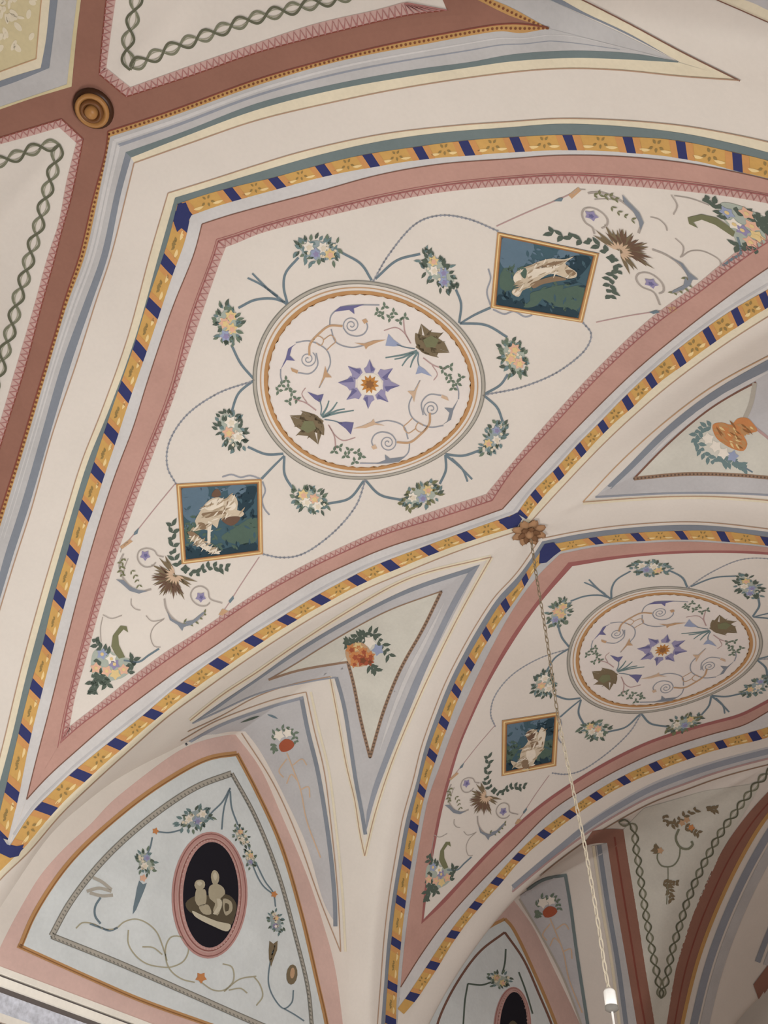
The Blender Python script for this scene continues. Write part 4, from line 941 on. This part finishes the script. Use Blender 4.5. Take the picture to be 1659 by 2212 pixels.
SL = [(380.5,1044.7),(565,1034),(568,1196.6),(392,1218.6)]; SR = [(1075,500),(1295,546),(1259,696),(1060,663.5)]; S2 = [(1084,1555.5),(1207,1537),(1201,1654),(1083,1676)]
def FL(s): return Pt(s, 340, 1000, .16878)
def FR(s): return Pt(s, 1030, 470, .18083)
def F2(s): return Pt(s, 930, 1500, .2411)
PATCH = [('tealblue', [(.02,.02),(.35,.02),(.3,.3),(.18,.5),(.02,.4)]), ('tealblue', [(.62,.03),(.85,.03),(.8,.2),(.66,.25)]), ('tealdark', [(.75,.1),(.98,.05),(.9,.35),(.75,.45)]), ('tealgreen', [(.5,.75),(.7,.62),(.97,.5),(.97,.85),(.75,.88)]), ('tealdark', [(.02,.85),(.4,.92),(.97,.88),(.98,.98),(.02,.98)]), ('tealgreen', [(.04,.5),(.2,.52),(.16,.75),(.04,.75)])]
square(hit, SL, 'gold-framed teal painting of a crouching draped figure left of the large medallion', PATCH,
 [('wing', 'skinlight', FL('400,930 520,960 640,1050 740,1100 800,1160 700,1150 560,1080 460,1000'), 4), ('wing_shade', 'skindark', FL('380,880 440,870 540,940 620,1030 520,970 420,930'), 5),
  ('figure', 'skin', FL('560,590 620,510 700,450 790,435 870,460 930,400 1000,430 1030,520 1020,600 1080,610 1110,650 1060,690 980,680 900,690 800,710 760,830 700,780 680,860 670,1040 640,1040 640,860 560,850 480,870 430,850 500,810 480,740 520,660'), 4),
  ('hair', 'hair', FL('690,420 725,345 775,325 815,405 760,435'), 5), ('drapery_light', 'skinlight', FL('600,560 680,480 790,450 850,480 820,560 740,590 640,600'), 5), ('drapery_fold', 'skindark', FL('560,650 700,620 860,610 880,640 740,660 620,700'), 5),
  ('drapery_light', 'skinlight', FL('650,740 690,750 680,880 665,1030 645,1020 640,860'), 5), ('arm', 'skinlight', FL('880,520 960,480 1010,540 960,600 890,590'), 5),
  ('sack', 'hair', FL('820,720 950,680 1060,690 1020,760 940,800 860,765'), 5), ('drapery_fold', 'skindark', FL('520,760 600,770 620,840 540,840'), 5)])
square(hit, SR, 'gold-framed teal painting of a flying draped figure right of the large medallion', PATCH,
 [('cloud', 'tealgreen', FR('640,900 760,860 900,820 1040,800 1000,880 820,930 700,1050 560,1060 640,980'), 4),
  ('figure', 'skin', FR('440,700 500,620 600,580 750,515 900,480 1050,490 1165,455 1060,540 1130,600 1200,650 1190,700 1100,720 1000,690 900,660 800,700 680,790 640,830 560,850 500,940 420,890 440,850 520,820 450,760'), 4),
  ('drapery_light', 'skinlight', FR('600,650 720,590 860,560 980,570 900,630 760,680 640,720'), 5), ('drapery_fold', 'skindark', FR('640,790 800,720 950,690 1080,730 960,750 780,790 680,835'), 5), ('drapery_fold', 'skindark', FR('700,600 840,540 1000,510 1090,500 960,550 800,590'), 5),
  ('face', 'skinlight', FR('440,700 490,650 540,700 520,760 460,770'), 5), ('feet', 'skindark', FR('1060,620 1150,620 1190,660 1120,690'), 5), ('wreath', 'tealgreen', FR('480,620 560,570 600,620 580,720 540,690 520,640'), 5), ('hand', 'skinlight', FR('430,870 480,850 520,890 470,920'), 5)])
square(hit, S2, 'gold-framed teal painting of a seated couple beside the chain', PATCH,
 [('figure', 'skin', F2('850,350 920,305 965,340 990,290 1030,320 1020,420 1000,500 950,560 910,640 880,680 800,665 740,640 715,590 790,610 800,540 830,470 870,420'), 4), ('hair', 'hair', F2('850,350 900,320 940,350 930,400 880,410'), 5),
  ('drapery_light', 'skinlight', F2('860,500 920,480 940,540 900,600 860,570'), 5), ('drapery_light', 'skinlight', F2('980,310 1020,330 1010,430 975,470 960,380'), 5), ('drapery_fold', 'skindark', F2('810,590 850,560 880,650 830,660'), 5), ('drapery_fold', 'skindark', F2('890,430 960,420 960,460 900,470'), 5)])
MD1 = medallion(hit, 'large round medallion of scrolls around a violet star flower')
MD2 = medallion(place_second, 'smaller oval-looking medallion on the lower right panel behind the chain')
garlands(hit, 'large medallion', 11, MD1)
garlands(place_second, 'lower right medallion', 51, MD2)

def sprig(p, pts, n, l, w):
    c = resample(cr(pts), n); t = np.gradient(c, axis=0)
    for i in range(n+1):
        a = math.atan2(t[i][1], t[i][0])
        k = 1+.35*math.sin(7.3*i+c[i][0]); m = 1+.35*math.sin(5.1*i+c[i][1]); e = .35*math.sin(3.7*i+c[i][0]*.3)
        p.leaf(c[i][0], c[i][1], l*k, w*1.2, a+.8+e); p.leaf(c[i][0], c[i][1], l*m, w*1.2, a-.8+e)
def acanthus(root, place, x, y, r, rot, seed=1):
    rnd = random.Random(seed); p = Paint(place, 3); q = Paint(place, 4); d = Paint(place, 3.5)
    for i in range(30):
        a = rot-2.0+4.0*i/29+rnd.uniform(-.1, .1); o = rnd.uniform(2, 12); p.leaf(x-o*math.cos(rot), y-o*math.sin(rot), r*rnd.uniform(.75, 1.3), 7.5, a)
    for i in range(20):
        a = rot-1.7+3.4*i/19+rnd.uniform(-.1, .1); d.leaf(x+8*math.cos(a), y+8*math.sin(a), r*rnd.uniform(.5, .9), 4, a)
    for i in range(12):
        a = rot-1.9+3.8*i/11; q.leaf(x-12*math.cos(rot)+4*math.cos(a), y-12*math.sin(rot)+4*math.sin(a), r*.5*rnd.uniform(.7, 1.1), 5, a)
    p.done('acanthus_leaf', root, 'brownleaf', 'stuff'); d.done('leaf_shade', root, 'hair', 'stuff'); q.done('leaf_highlight', root, 'tanlight', 'stuff')
def scroll_group(place, T, label, mir=1, rot=2.36, spir=((945,290,0),(1300,550,0)), dirn=1):
    root = thing('acanthus_ornament', label, 'ornament', base_of(T('1110,430')[0], place), 'acanthus scroll ornaments below the square paintings')
    c = T('1110,430')[0]; acanthus(root, place, c[0], c[1], 44, rot)
    lf = Paint(place, 3)
    sprig(lf, T('1200,370 1130,310 1120,220 1115,90'), 7, 15, 8); sprig(lf, T('1200,370 1260,395 1350,360 1460,355'), 7, 15, 8); lf.done('laurel_sprigs', root, 'leafdark')
    sp = Paint(place, 3)
    for q, w in (('1010,325 985,350 940,355 905,330 890,290 905,250 950,235 1000,250 1020,280 1060,290', 3), ('800,270 775,330 785,400 830,470 900,515 980,500', 4), ('1360,585 1340,605 1290,605 1250,575 1235,535 1255,495 1300,480 1345,505 1360,560 1440,590', 3), ('1065,560 1075,620 1110,680 1180,725 1260,710 1330,655', 4),
                 ('830,300 810,350 800,400', 2), ('850,560 850,600 880,630 910,635', 2), ('665,665 720,690 790,670', 2), ('945,670 980,705 1040,700 1065,690', 2), ('1060,695 1000,740 975,800 1000,870 1040,875', 2), ('665,680 650,760 655,840', 2), ('780,260 790,230 830,190', 2)): sp.strip(T(q), w)
    sp.done('scroll_lines', root, 'stemthin')
    ol = Paint(place, 3.5); sprig(ol, T('800,300 785,350 790,400'), 4, 9, 4); sprig(ol, T('1190,720 1250,710 1320,660'), 4, 9, 4); sprig(ol, T('850,380 880,420 900,470'), 3, 8, 3); ol.done('scroll_leaves', root, 'leafolive', 'stuff')
    b = Paint(place, 4)
    for q in ('750,435 800,440 840,480 900,505 955,510 900,528 840,510 790,465', '1080,640 1110,690 1180,722 1250,725 1190,745 1180,770 1150,730 1100,700', '1190,710 1250,700 1310,650 1330,645 1280,700 1230,735'): b.poly(T(q))
    b.done('blue_leaves', root, 'bluegrey')
    for x, y in ((940,280),(1300,550)):
        f = T('%d,%d' % (x, y))[0]; fo = Paint(place, 4).flower(f[0], f[1], 12, .3, 5).done('scroll_flower', root, 'fviolet'); Paint(place, 5).flower(f[0]+1, f[1], 5, .3, 5).done('flower_centre', fo, 'violetdark')
    ra = Paint(place, 2)
    for q in ('1140,-190 1000,-20 880,130 800,220', '1680,290 1560,470 1490,580 1420,680'): ra.strip(T(q), 2.2)
    ra.done('cord', root, 'mauve')
    tt = Paint(place, 3)
    for q in ('790,240 775,225 840,175 860,190', '1415,665 1440,625 1480,640 1440,670'): tt.poly(T(q))
    tt.done('torch', root, 'tan')
    k = Paint(place, 4)
    for q in ('870,130 900,100 890,140 865,150', '1480,575 1510,540 1515,560 1490,590'): k.poly(T(q))
    k.done('cord_bead', root, 'stem')
    return root
def bouquet(place, T, label):
    c = T('725,990')[0]; root = thing('bouquet', label, 'bouquet', base_of(c, place), 'bouquets in the tips of the panels')
    k = Paint(place, 3); k.poly(T('720,870 730,800 780,735 820,740 830,780 800,760 765,800 770,860 810,940 770,950 740,910')); k.done('cornucopia', root, 'leafolive')
    s = Paint(place, 3); s.strip(T('800,960 900,970 960,930 1030,885'), 4); s.done('stem', root, 'stem')
    Paint(place, 2.5).poly(T('610,900 680,880 760,930 850,960 860,1010 800,1070 700,1100 620,1130 600,1060 590,980'), 8, True).done('leaf_mass', root, 'leafpale')
    lf = Paint(place, 3)
    for q in ('650,1060 620,1120 600,1160', '700,920 640,870 620,840', '640,960 610,1060 590,1150', '660,1050 690,1110', '830,1040 860,960', '640,1000 620,1100'): sprig(lf, T(q), 4, 14, 8)
    lf.done('foliage', root, 'leafdark')
    for i, (x, y, m) in enumerate(((660,920,'fblue'),(720,950,'fwhite'),(690,1030,'fpeach'),(800,1020,'fpeach'),(745,1050,'fyellow'),(620,1010,'fpeach'),(740,985,'fviolet'))):
        q = T('%d,%d' % (x, y))[0]; f = Paint(place, 4).flower(q[0], q[1], 13, i*.7, 5).done('flower', root, m); Paint(place, 5).ell(q[0], q[1], 4, n=7).done('flower_centre', f, 'fyellow')
T1 = lambda s: K(0, 2, s)
scroll_group(hit, T1, 'brown acanthus with scrolls under the crouching figure painting')
bouquet(hit, T1, 'small bouquet in the pointed left tip of the large panel')
scroll_group(place_second, T1, 'brown acanthus with scrolls under the seated couple painting')
bouquet(place_second, T1, 'small bouquet in the pointed tip of the lower right panel')
scroll_group(place_mirror, T1, 'brown acanthus with scrolls beside the flying figure painting')
bouquet(place_mirror, T1, 'blue and white bouquet in the right tip of the large panel')

# --- flowers in the side webs
v = thing('flower_vase', 'orange painted vase of flowers at the tip of the grey chevron', 'vase', base_of((780,1420)), 'flower pieces in the side webs')
Paint(hit, 4).poly(K(1,2,'580,890 640,845 700,850 750,915 765,955 720,990 640,1000 600,975'), 8, True).done('vase_body', v, 'tan')
for x, y, r, m in ((615,885,13,'forange'),(660,870,12,'fyellow'),(640,935,15,'forange'),(695,900,12,'forange'),(740,930,12,'forange'),(690,955,16,'fred'),(735,965,11,'fred'),(635,980,10,'forange')):
    f = Paint(hit, 5).flower(*K(1,2,'%d,%d' % (x, y))[0], r, x*.1, 6).done('bloom', v, m); Paint(hit, 6).flower(*K(1,2,'%d,%d' % (x+4, y+4))[0], r*.5, y*.1, 5).done('bloom_heart', f, {'fred': 'browndot', 'forange': 'fred', 'fyellow': 'forange'}[m])
Paint(hit, 4).flower(*K(1,2,'735,840')[0], 15, .2).done('flower', v, 'fwhite'); Paint(hit, 4).flower(*K(1,2,'790,890')[0], 14, .5).done('flower', v, 'fblue')
lf = Paint(hit, 3)
for q in ('680,850 700,790 760,790', '770,800 810,850 860,920', '640,850 590,840', '740,990 770,1020', '720,800 640,810'): sprig(lf, K(1,2,q), 4, 15, 7)
lf.done('foliage', v, 'leafdark')
v = thing('flower_swag', 'ochre drapery swag with white and blue flowers on the right web', 'swag', base_of((1580,935)), 'flower pieces in the side webs')
Paint(hit, 4).poly(K(2,1,'1300,1090 1360,1075 1420,1090 1460,1050 1520,1045 1560,1080 1590,1130 1540,1145 1500,1150 1525,1215 1500,1260 1440,1250 1380,1220 1320,1170'), 8, True).done('drapery', v, 'forange')
SW = K(2,1,'1310,1095 1360,1080 1420,1095 1460,1055 1520,1050 1560,1085 1585,1125 1540,1140 1500,1145 1520,1215 1495,1255 1440,1245 1380,1215 1325,1165')
strokes('drapery_strokes', v, hit, 5, 'ochre', SW, 30, 20, 6, .7, .5, 1); strokes('drapery_strokes', v, hit, 5.5, 'stardark', SW, 10, 22, 4, .7, .4, 2); strokes('drapery_strokes', v, hit, 5.5, 'fyellow', SW, 10, 16, 4, .7, .4, 3)
for x, y, m in ((1320,1230,'fwhite'),(1370,1275,'fwhite'),(1430,1295,'fblue'),(1270,1180,'fwhite')): Paint(hit, 4).flower(*K(2,1,'%d,%d' % (x, y))[0], 14, x).done('flower', v, m)
lf = Paint(hit, 3)
for q in ('1290,1100 1220,1120 1190,1180', '1190,1180 1230,1260 1300,1320', '1330,1300 1400,1330', '1430,1330 1500,1370'): sprig(lf, K(2,1,q), 5, 15, 8)
lf.done('foliage', v, 'leafteal'); Paint(hit, 3).strip(K(2,1,'1430,1300 1480,1350 1560,1400'), 3.5).done('stem', v, 'stem')
def hang_flower(label, T, up):
    v = thing('flower_pendant', label, 'flower', base_of(T('190,1500')[0]), 'flower pieces in the side webs')
    Paint(hit, 4+up).flower(*T('150,1445')[0], 13, .2).done('flower', v, 'fwhite'); Paint(hit, 4+up).flower(*T('205,1430')[0], 11, .6).done('flower', v, 'fwhite')
    Paint(hit, 5+up).poly(T('150,1510 190,1470 235,1480 250,1510 215,1545 165,1550'), 8, True).done('red_bloom', v, 'fred')
    lf = Paint(hit, 3+up)
    for q in ('110,1470 140,1415 200,1405', '200,1405 250,1430 260,1480', '110,1500 120,1540'): sprig(lf, T(q), 4, 10, 5)
    lf.done('foliage', v, 'leaf'); st = Paint(hit, 3+up)
    for q in ('200,1560 240,1660 290,1800 330,2000 420,2240', '200,1600 150,1680 180,1720', '240,1640 300,1600 330,1640', '270,1740 230,1700 200,1760', '290,1800 340,1780 350,1850'): st.strip(T(q), 2.8)
    st.done('tendrils', v, 'tanlight')
    return v
hang_flower('red and white flower with trailing tendrils on the lavender panel', lambda s: K(1,2,s), 0)
hang_flower('small dark red flower on the grey panel of the far bay', lambda s: [(1185+(x-616)*.95, 1965+(y-1606)*.9) for x, y in K(1,2,s)], 5)
Paint(hit, 3).strip([(520,1560),(548,1550),(560,1546)], 5, taper=True).done('small_leaf', ceiling, 'leafdark'); Paint(hit, 3).strip([(578,1543),(592,1548),(600,1552)], 5, taper=True).done('small_leaf', ceiling, 'stem')
v = thing('flower_scroll', 'loose brown flower spray with scrolling stem inside the far guilloche panel', 'flower', base_of((1490,1790)), 'flower pieces in the side webs')
lf = Paint(hit, 8)
for q in ('1050,360 1110,310 1180,270', '1120,380 1200,410', '990,300 1000,350 1060,360', '960,540 930,520', '1010,760 1030,840', '980,740 1060,740', '1260,260 1310,260'): sprig(lf, K(2,3,q), 4, 11, 6)
lf.done('foliage', v, 'brownleaf')
st = Paint(hit, 8); st.strip(K(2,3,'1080,390 1060,450 1090,510 1140,520 1170,490 1160,470'), 5); st.strip(K(2,3,'1090,500 1080,580 1040,630 970,630 940,580 950,530'), 3); st.strip(K(2,3,'1010,640 1010,720 1000,880'), 2); st.done('stem', v, 'guil')
for x, y, m in ((1130,330,'tan'),(1160,380,'forange'),(1100,350,'tan'),(960,530,'tan')): Paint(hit, 9).flower(*K(2,3,'%d,%d' % (x, y))[0], 8, x).done('flower', v, m)

# --- lunette paintings
def cameo(cx, cy, rx, ry, tilt, label, figs):
    root = thing('oval_cameo', label, 'cameo', base_of((cx, cy), walls_hit), 'oval cameos on the lunettes')
    for k, m, ly in ((1.0, 'ringpink', 3), (.955, 'ringdark', 4), (.93, 'ringpink', 5), (.86, 'lace', 6), (.83, 'ringdark', 7), (.80, 'ringpink', 8)):
        Paint(walls_hit, ly).ell(cx, cy, rx*k, ry*(1-(1-k)*rx/ry*1.05), tilt, 48).done('pink_ring', root, m)
    p = Paint(walls_hit, 9)
    for i in range(64):
        a = 2*math.pi*i/64; p.ell(cx+rx*.775*math.cos(a), cy+(ry-rx*.235)*math.sin(a), 2.0, n=6)
    p.done('beads', root, 'lace')
    Paint(walls_hit, 9).ell(cx+1, cy, rx*.73, ry-rx*.28, tilt, 48).done('dark_oval', root, 'black')
    for nm, m, pts, ly in figs: Paint(walls_hit, ly).poly(pts, 8, True).done(nm, root, m)
    return root
k3 = lambda s: K(0, 3, s)
cameo(452, 1934, 82, 137, 0.03, 'dark oval cameo of pale seated figures in a pink ring on the near lunette',
 [('seat', 'ivorydark', k3('1195,880 1250,835 1330,830 1400,820 1480,830 1525,890 1515,960 1485,1025 1350,985 1215,930'), 10),
  ('figure', 'ivory', k3('1270,780 1290,790 1320,790 1330,830 1320,890 1280,900 1255,860'), 11), ('head', 'ivory', k3('1250,765 1262,735 1295,728 1318,745 1315,780 1285,795 1258,785'), 12), ('head_light', 'ivorylight', k3('1262,750 1285,738 1300,750 1285,770'), 13),
  ('figure', 'ivory', k3('1350,770 1400,755 1440,780 1450,820 1420,850 1425,900 1400,960 1372,930 1385,880 1350,850'), 11), ('head', 'ivory', k3('1362,735 1360,690 1378,665 1402,680 1412,715 1400,755 1375,760'), 12), ('head_light', 'ivorylight', k3('1370,700 1385,680 1398,705 1385,735'), 13),
  ('arm', 'ivorylight', k3('1395,850 1425,860 1425,910 1385,955 1370,950 1400,900'), 12), ('drapery_fold', 'ivory', k3('1280,900 1340,890 1360,950 1310,950'), 11), ('drapery_fold', 'ivory', k3('1440,850 1490,870 1495,930 1455,960 1435,900'), 11), ('fold_shade', 'ivorydark', k3('1450,880 1475,890 1470,930 1452,935'), 12),
  ('ledge', 'ivorylight', k3('1235,930 1300,958 1400,998 1487,1022 1468,1062 1380,1033 1250,962'), 12)])
cameo(1106, 2224, 41, 92, 0.03, 'small dark oval cameo in a brown ring on the far lunette', [('figure', 'ivorydark', [(1090,2225),(1105,2205),(1122,2225),(1125,2260),(1092,2262)], 11)])
def wstrips(root, name, lst, m, w, ly=3):
    p = Paint(walls_hit, ly)
    for q in lst: p.strip(q, w)
    p.done(name, root, m)
g = thing('lunette_garland', 'hanging blue-grey flower garland left of the near cameo', 'garland', base_of((400,1790), walls_hit), 'garlands on the near lunette')
wstrips(g, 'cord', [k3('1490,130 1440,220 1370,290 1340,330'), k3('1180,400 1090,420 1010,412'), k3('985,450 970,520 930,600'), k3('1490,130 1450,260 1435,400'), k3('1490,150 1500,260 1540,370')], 'stem', 3.4)
cluster(g, walls_hit, *k3('1270,330')[0], 40, 20, -.35, 'leafteal', ('fwhite','fblue','fwhite'), 5, 22); cluster(g, walls_hit, *k3('940,610')[0], 26, 18, 1.3, 'leaf', ('fblue','fwhite'), 6, 16)
Paint(walls_hit, 3).poly(k3('900,730 925,755 950,745 930,800 905,860 880,920 858,950 862,900 875,840 885,780')).done('tapering_leaves', g, 'stem'); Paint(walls_hit, 4).flower(*k3('925,715')[0], 9).done('flower', g, 'fpeach'); Paint(walls_hit, 4).flower(*k3('1005,410')[0], 8).done('flower', g, 'forange')
g = thing('lunette_garland', 'thin trailing flower garland right of the near cameo', 'garland', base_of((590,1960), walls_hit), 'garlands on the near lunette')
wstrips(g, 'cord', [k3('1530,380 1600,480 1640,640 1700,760 1770,820'), K(1,3,'0,620 60,740 110,810 125,900'), K(1,3,'120,1150 90,1260 80,1400 120,1500 180,1560 230,1520 240,1440'), K(1,3,'180,1560 250,1600 310,1640')], 'stem', 3)
cluster(g, walls_hit, *k3('1560,440')[0], 26, 12, 1.0, 'leaf', ('fpeach','fwhite'), 8, 14); cluster(g, walls_hit, *k3('1620,590')[0], 22, 12, 1.2, 'leaf', ('fyellow','fblue'), 9, 12); cluster(g, walls_hit, *K(1,3,'125,1000')[0], 26, 14, 1.2, 'leafteal', ('fpeach','fviolet'), 10, 16)
Paint(walls_hit, 3).poly(K(1,3,'85,1120 110,1140 138,1120 135,1180 115,1230 95,1290 82,1240 80,1180')).done('tapering_leaves', g, 'brownleaf'); Paint(walls_hit, 4).flower(*K(1,3,'115,820')[0], 8).done('flower', g, 'forange'); Paint(walls_hit, 4).ell(*K(1,3,'230,1340')[0], 12, 22, .1).done('seed_pod', g, 'brownleaf'); Paint(walls_hit, 5).ell(*K(1,3,'232,1330')[0], 5, 12, .1).done('pod_light', g, 'tan')
g = thing('lunette_scroll', 'pale scrolling tendrils along the base of the near lunette', 'ornament', base_of((380,2080), walls_hit))
wstrips(g, 'tendril', [k3('490,1040 530,1005 600,1010 680,1045 750,1040 800,1000 870,980 940,1000 1010,1060 1050,1150 1080,1250'), k3('830,1050 830,1140 880,1220 950,1270 1040,1290 1110,1290 1190,1250 1220,1170 1180,1100 1110,1095 1075,1150 1075,1250 1110,1320 1180,1370 1260,1390'), k3('920,1160 990,1165 1050,1210'), k3('1290,1380 1380,1440 1450,1440 1510,1380 1500,1290 1440,1270'), k3('1450,1450 1550,1370 1659,1350'), k3('1480,1440 1560,1430 1600,1460'), k3('1659,1540 1700,1480 1680,1400 1640,1350')], 'tendril', 3)
wstrips(g, 'blue_tendril', [k3('650,840 615,900 615,960 650,1010'), k3('580,1010 650,1035 710,1055 760,1035')], 'stem', 4.5); wstrips(g, 'leaf_tuft', [k3('600,710 660,740 720,790'), k3('560,800 640,780 720,800'), k3('580,810 660,830 730,825')], 'bead', 7)
Paint(walls_hit, 4).flower(*k3('1300,1360')[0], 13, .3).done('flower', g, 'forange')
g = thing('lunette_garland', 'dark leafy garland above the small far cameo', 'garland', base_of((1080,2120), walls_hit))
cluster(g, walls_hit, 1078, 2118, 26, 16, .2, 'leaf', ('fyellow','fyellow'), 12, 16); wstrips(g, 'cord', [[(1010,2125),(1040,2128),(1060,2122)], [(1010,2125),(1004,2160),(1000,2215)], [(1092,2050),(1090,2080),(1084,2105)], [(1120,2100),(1135,2140),(1150,2190)]], 'leafdark', 3.5)

# ------------------------------------------------------------------ gilt rosette, turned boss, hanging chain
def lathe(name, prof, loc, axis, parent, m, n=28):
    """profile of (radius, height along axis)"""
    q = Vector((0, 0, 1)).rotation_difference(axis); v = []; f = []
    for r, h in prof:
        for i in range(n): v.append(Vector(loc)+q @ Vector((r*math.cos(2*math.pi*i/n), r*math.sin(2*math.pi*i/n), h)))
    for k in range(len(prof)-1):
        for i in range(n): f.append((k*n+i, k*n+(i+1) % n, (k+1)*n+(i+1) % n, (k+1)*n+i))
    f.append(tuple(range((len(prof)-1)*n, len(prof)*n)))
    return mesh(name, v, f, parent, m)
co, nn = hit(203, 233)
boss = thing('ceiling_boss', 'turned brown wooden boss where the terracotta bands cross', 'boss', co)
lathe('base_disc', [(.082,0),(.084,.012),(.076,.022),(.066,.024)], co, nn, boss, 'wooddark'); lathe('outer_ring', [(.068,.02),(.070,.036),(.060,.042),(.050,.034),(.046,.028)], co, nn, boss, 'woodlight')
lathe('inner_ring', [(.047,.022),(.047,.044),(.038,.052),(.030,.042),(.028,.034)], co, nn, boss, 'wood'); lathe('knob', [(.026,.03),(.026,.056),(.018,.066),(.004,.070)], co, nn, boss, 'woodlight')
co, nn = hit(1142, 1146)
ros = thing('ceiling_rosette', 'gilt leaf rosette at the crown where the chain hangs', 'rosette', co)
def petal(name, L, Wd, ang, h0, h1, m):
    q = Vector((0, 0, 1)).rotation_difference(nn); v = []; f = []; n = 6
    for i in range(n+1):
        t = i/n; w = Wd*math.sin(math.pi*(.12+.82*t))**.8; r = .012+L*t; h = h0+(h1-h0)*t*t+.010*math.sin(math.pi*t)
        for s in (-1, -.45, 0, .45, 1):
            p = Vector((r*math.cos(ang)-s*w*math.sin(ang), r*math.sin(ang)+s*w*math.cos(ang), h-.008*abs(s)+(.006 if s == 0 else 0))); v.append(co+q @ p)
    for i in range(n):
        for j in range(4): f.append((i*5+j, i*5+j+1, (i+1)*5+j+1, (i+1)*5+j))
    o = mesh(name, v, f, ros, m); md = o.modifiers.new('solid', 'SOLIDIFY'); md.thickness = .004; return o
for i in range(8): petal('petal', .088, .030, 2*math.pi*i/8+.2, .010, .022, 'rosette')
for i in range(6): petal('inner_petal', .050, .020, 2*math.pi*i/6, .022, .045, 'rosettedark')
lathe('heart', [(.024,.015),(.026,.036),(.016,.052),(.005,.06)], co, nn, ros, 'rosette')
lamp = thing('hanging_chain', 'cream chain hanging from the gilt rosette with a white lamp cup at its end', 'chain', co)
def cpt(px):
    d = pray(*px); t = (.03*S-OC.x)/d.x; return OC+d*t
CH = [cpt(p) for p in ((1146,1160),(1158,1240),(1178,1360),(1190,1440),(1204,1540),(1226,1650),(1243,1730),(1262,1820),(1280,1920),(1296,2020),(1308,2100),(1316,2140))]
cpath = []
for i in range(len(CH)-1):
    n = max(2, int((CH[i+1]-CH[i]).length/.01)); cpath += [CH[i].lerp(CH[i+1], j/n) for j in range(n)]
cpath.append(CH[-1])
def link_mesh(nm, L, Wd, r):
    v = []; f = []; n = 16; k = 6
    for i in range(n):
        a = 2*math.pi*i/n; c = Vector((Wd*math.cos(a), 0, L*math.sin(a)*(1-.12*math.cos(2*a)))); t = Vector((-Wd*math.sin(a), 0, L*math.cos(a))).normalized(); b = Vector((0, 1, 0)); q = t.cross(b)
        for j in range(k): v.append(c+(q*math.cos(2*math.pi*j/k)+b*math.sin(2*math.pi*j/k))*r)
    for i in range(n):
        for j in range(k): f.append((i*k+j, i*k+(j+1) % k, ((i+1) % n)*k+(j+1) % k, ((i+1) % n)*k+j))
    me = bpy.data.meshes.new(nm); me.from_pydata([tuple(p) for p in v], [], f); me.update()
    for p in me.polygons: p.use_smooth = True
    return me
lm1 = link_mesh('link', .024, .0080, .0026); lm1.materials.append(MT('chaindark')); lm2 = link_mesh('link', .024, .0072, .0030); lm2.materials.append(MT('chain'))
acc = 0; last = cpath[0]; k = 0; L0 = Vector(lamp.location)
for i in range(1, len(cpath)):
    acc += (cpath[i]-cpath[i-1]).length
    if acc >= .039:
        acc = 0; d = (cpath[i]-cpath[i-1]).normalized()
        o = bpy.data.objects.new('link', lm1 if cpath[i].z > ZC-1.35 else lm2); COL.objects.link(o); o.parent = lamp; o.location = cpath[i]-L0
        o.rotation_euler = ((Vector((0, 0, 1)).rotation_difference(d)).to_matrix() @ Matrix.Rotation(.4+(k % 2)*math.pi/2, 3, 'Z')).to_euler(); k += 1
end = cpath[-1]; dn = Vector((0, 0, -1))
lathe('lamp_cup', [(.005,-.008),(.017,-.004),(.022,.004),(.0225,.035),(.022,.056),(.019,.058)], end, dn, lamp, 'porcelain')
lathe('cup_collar', [(.024,.054),(.025,.066),(.016,.072),(.006,.074)], end, dn, lamp, 'metal'); lathe('stem_rod', [(.004,.07),(.004,.12),(.009,.125),(.009,.14),(.004,.15)], end, dn, lamp, 'porcelain')
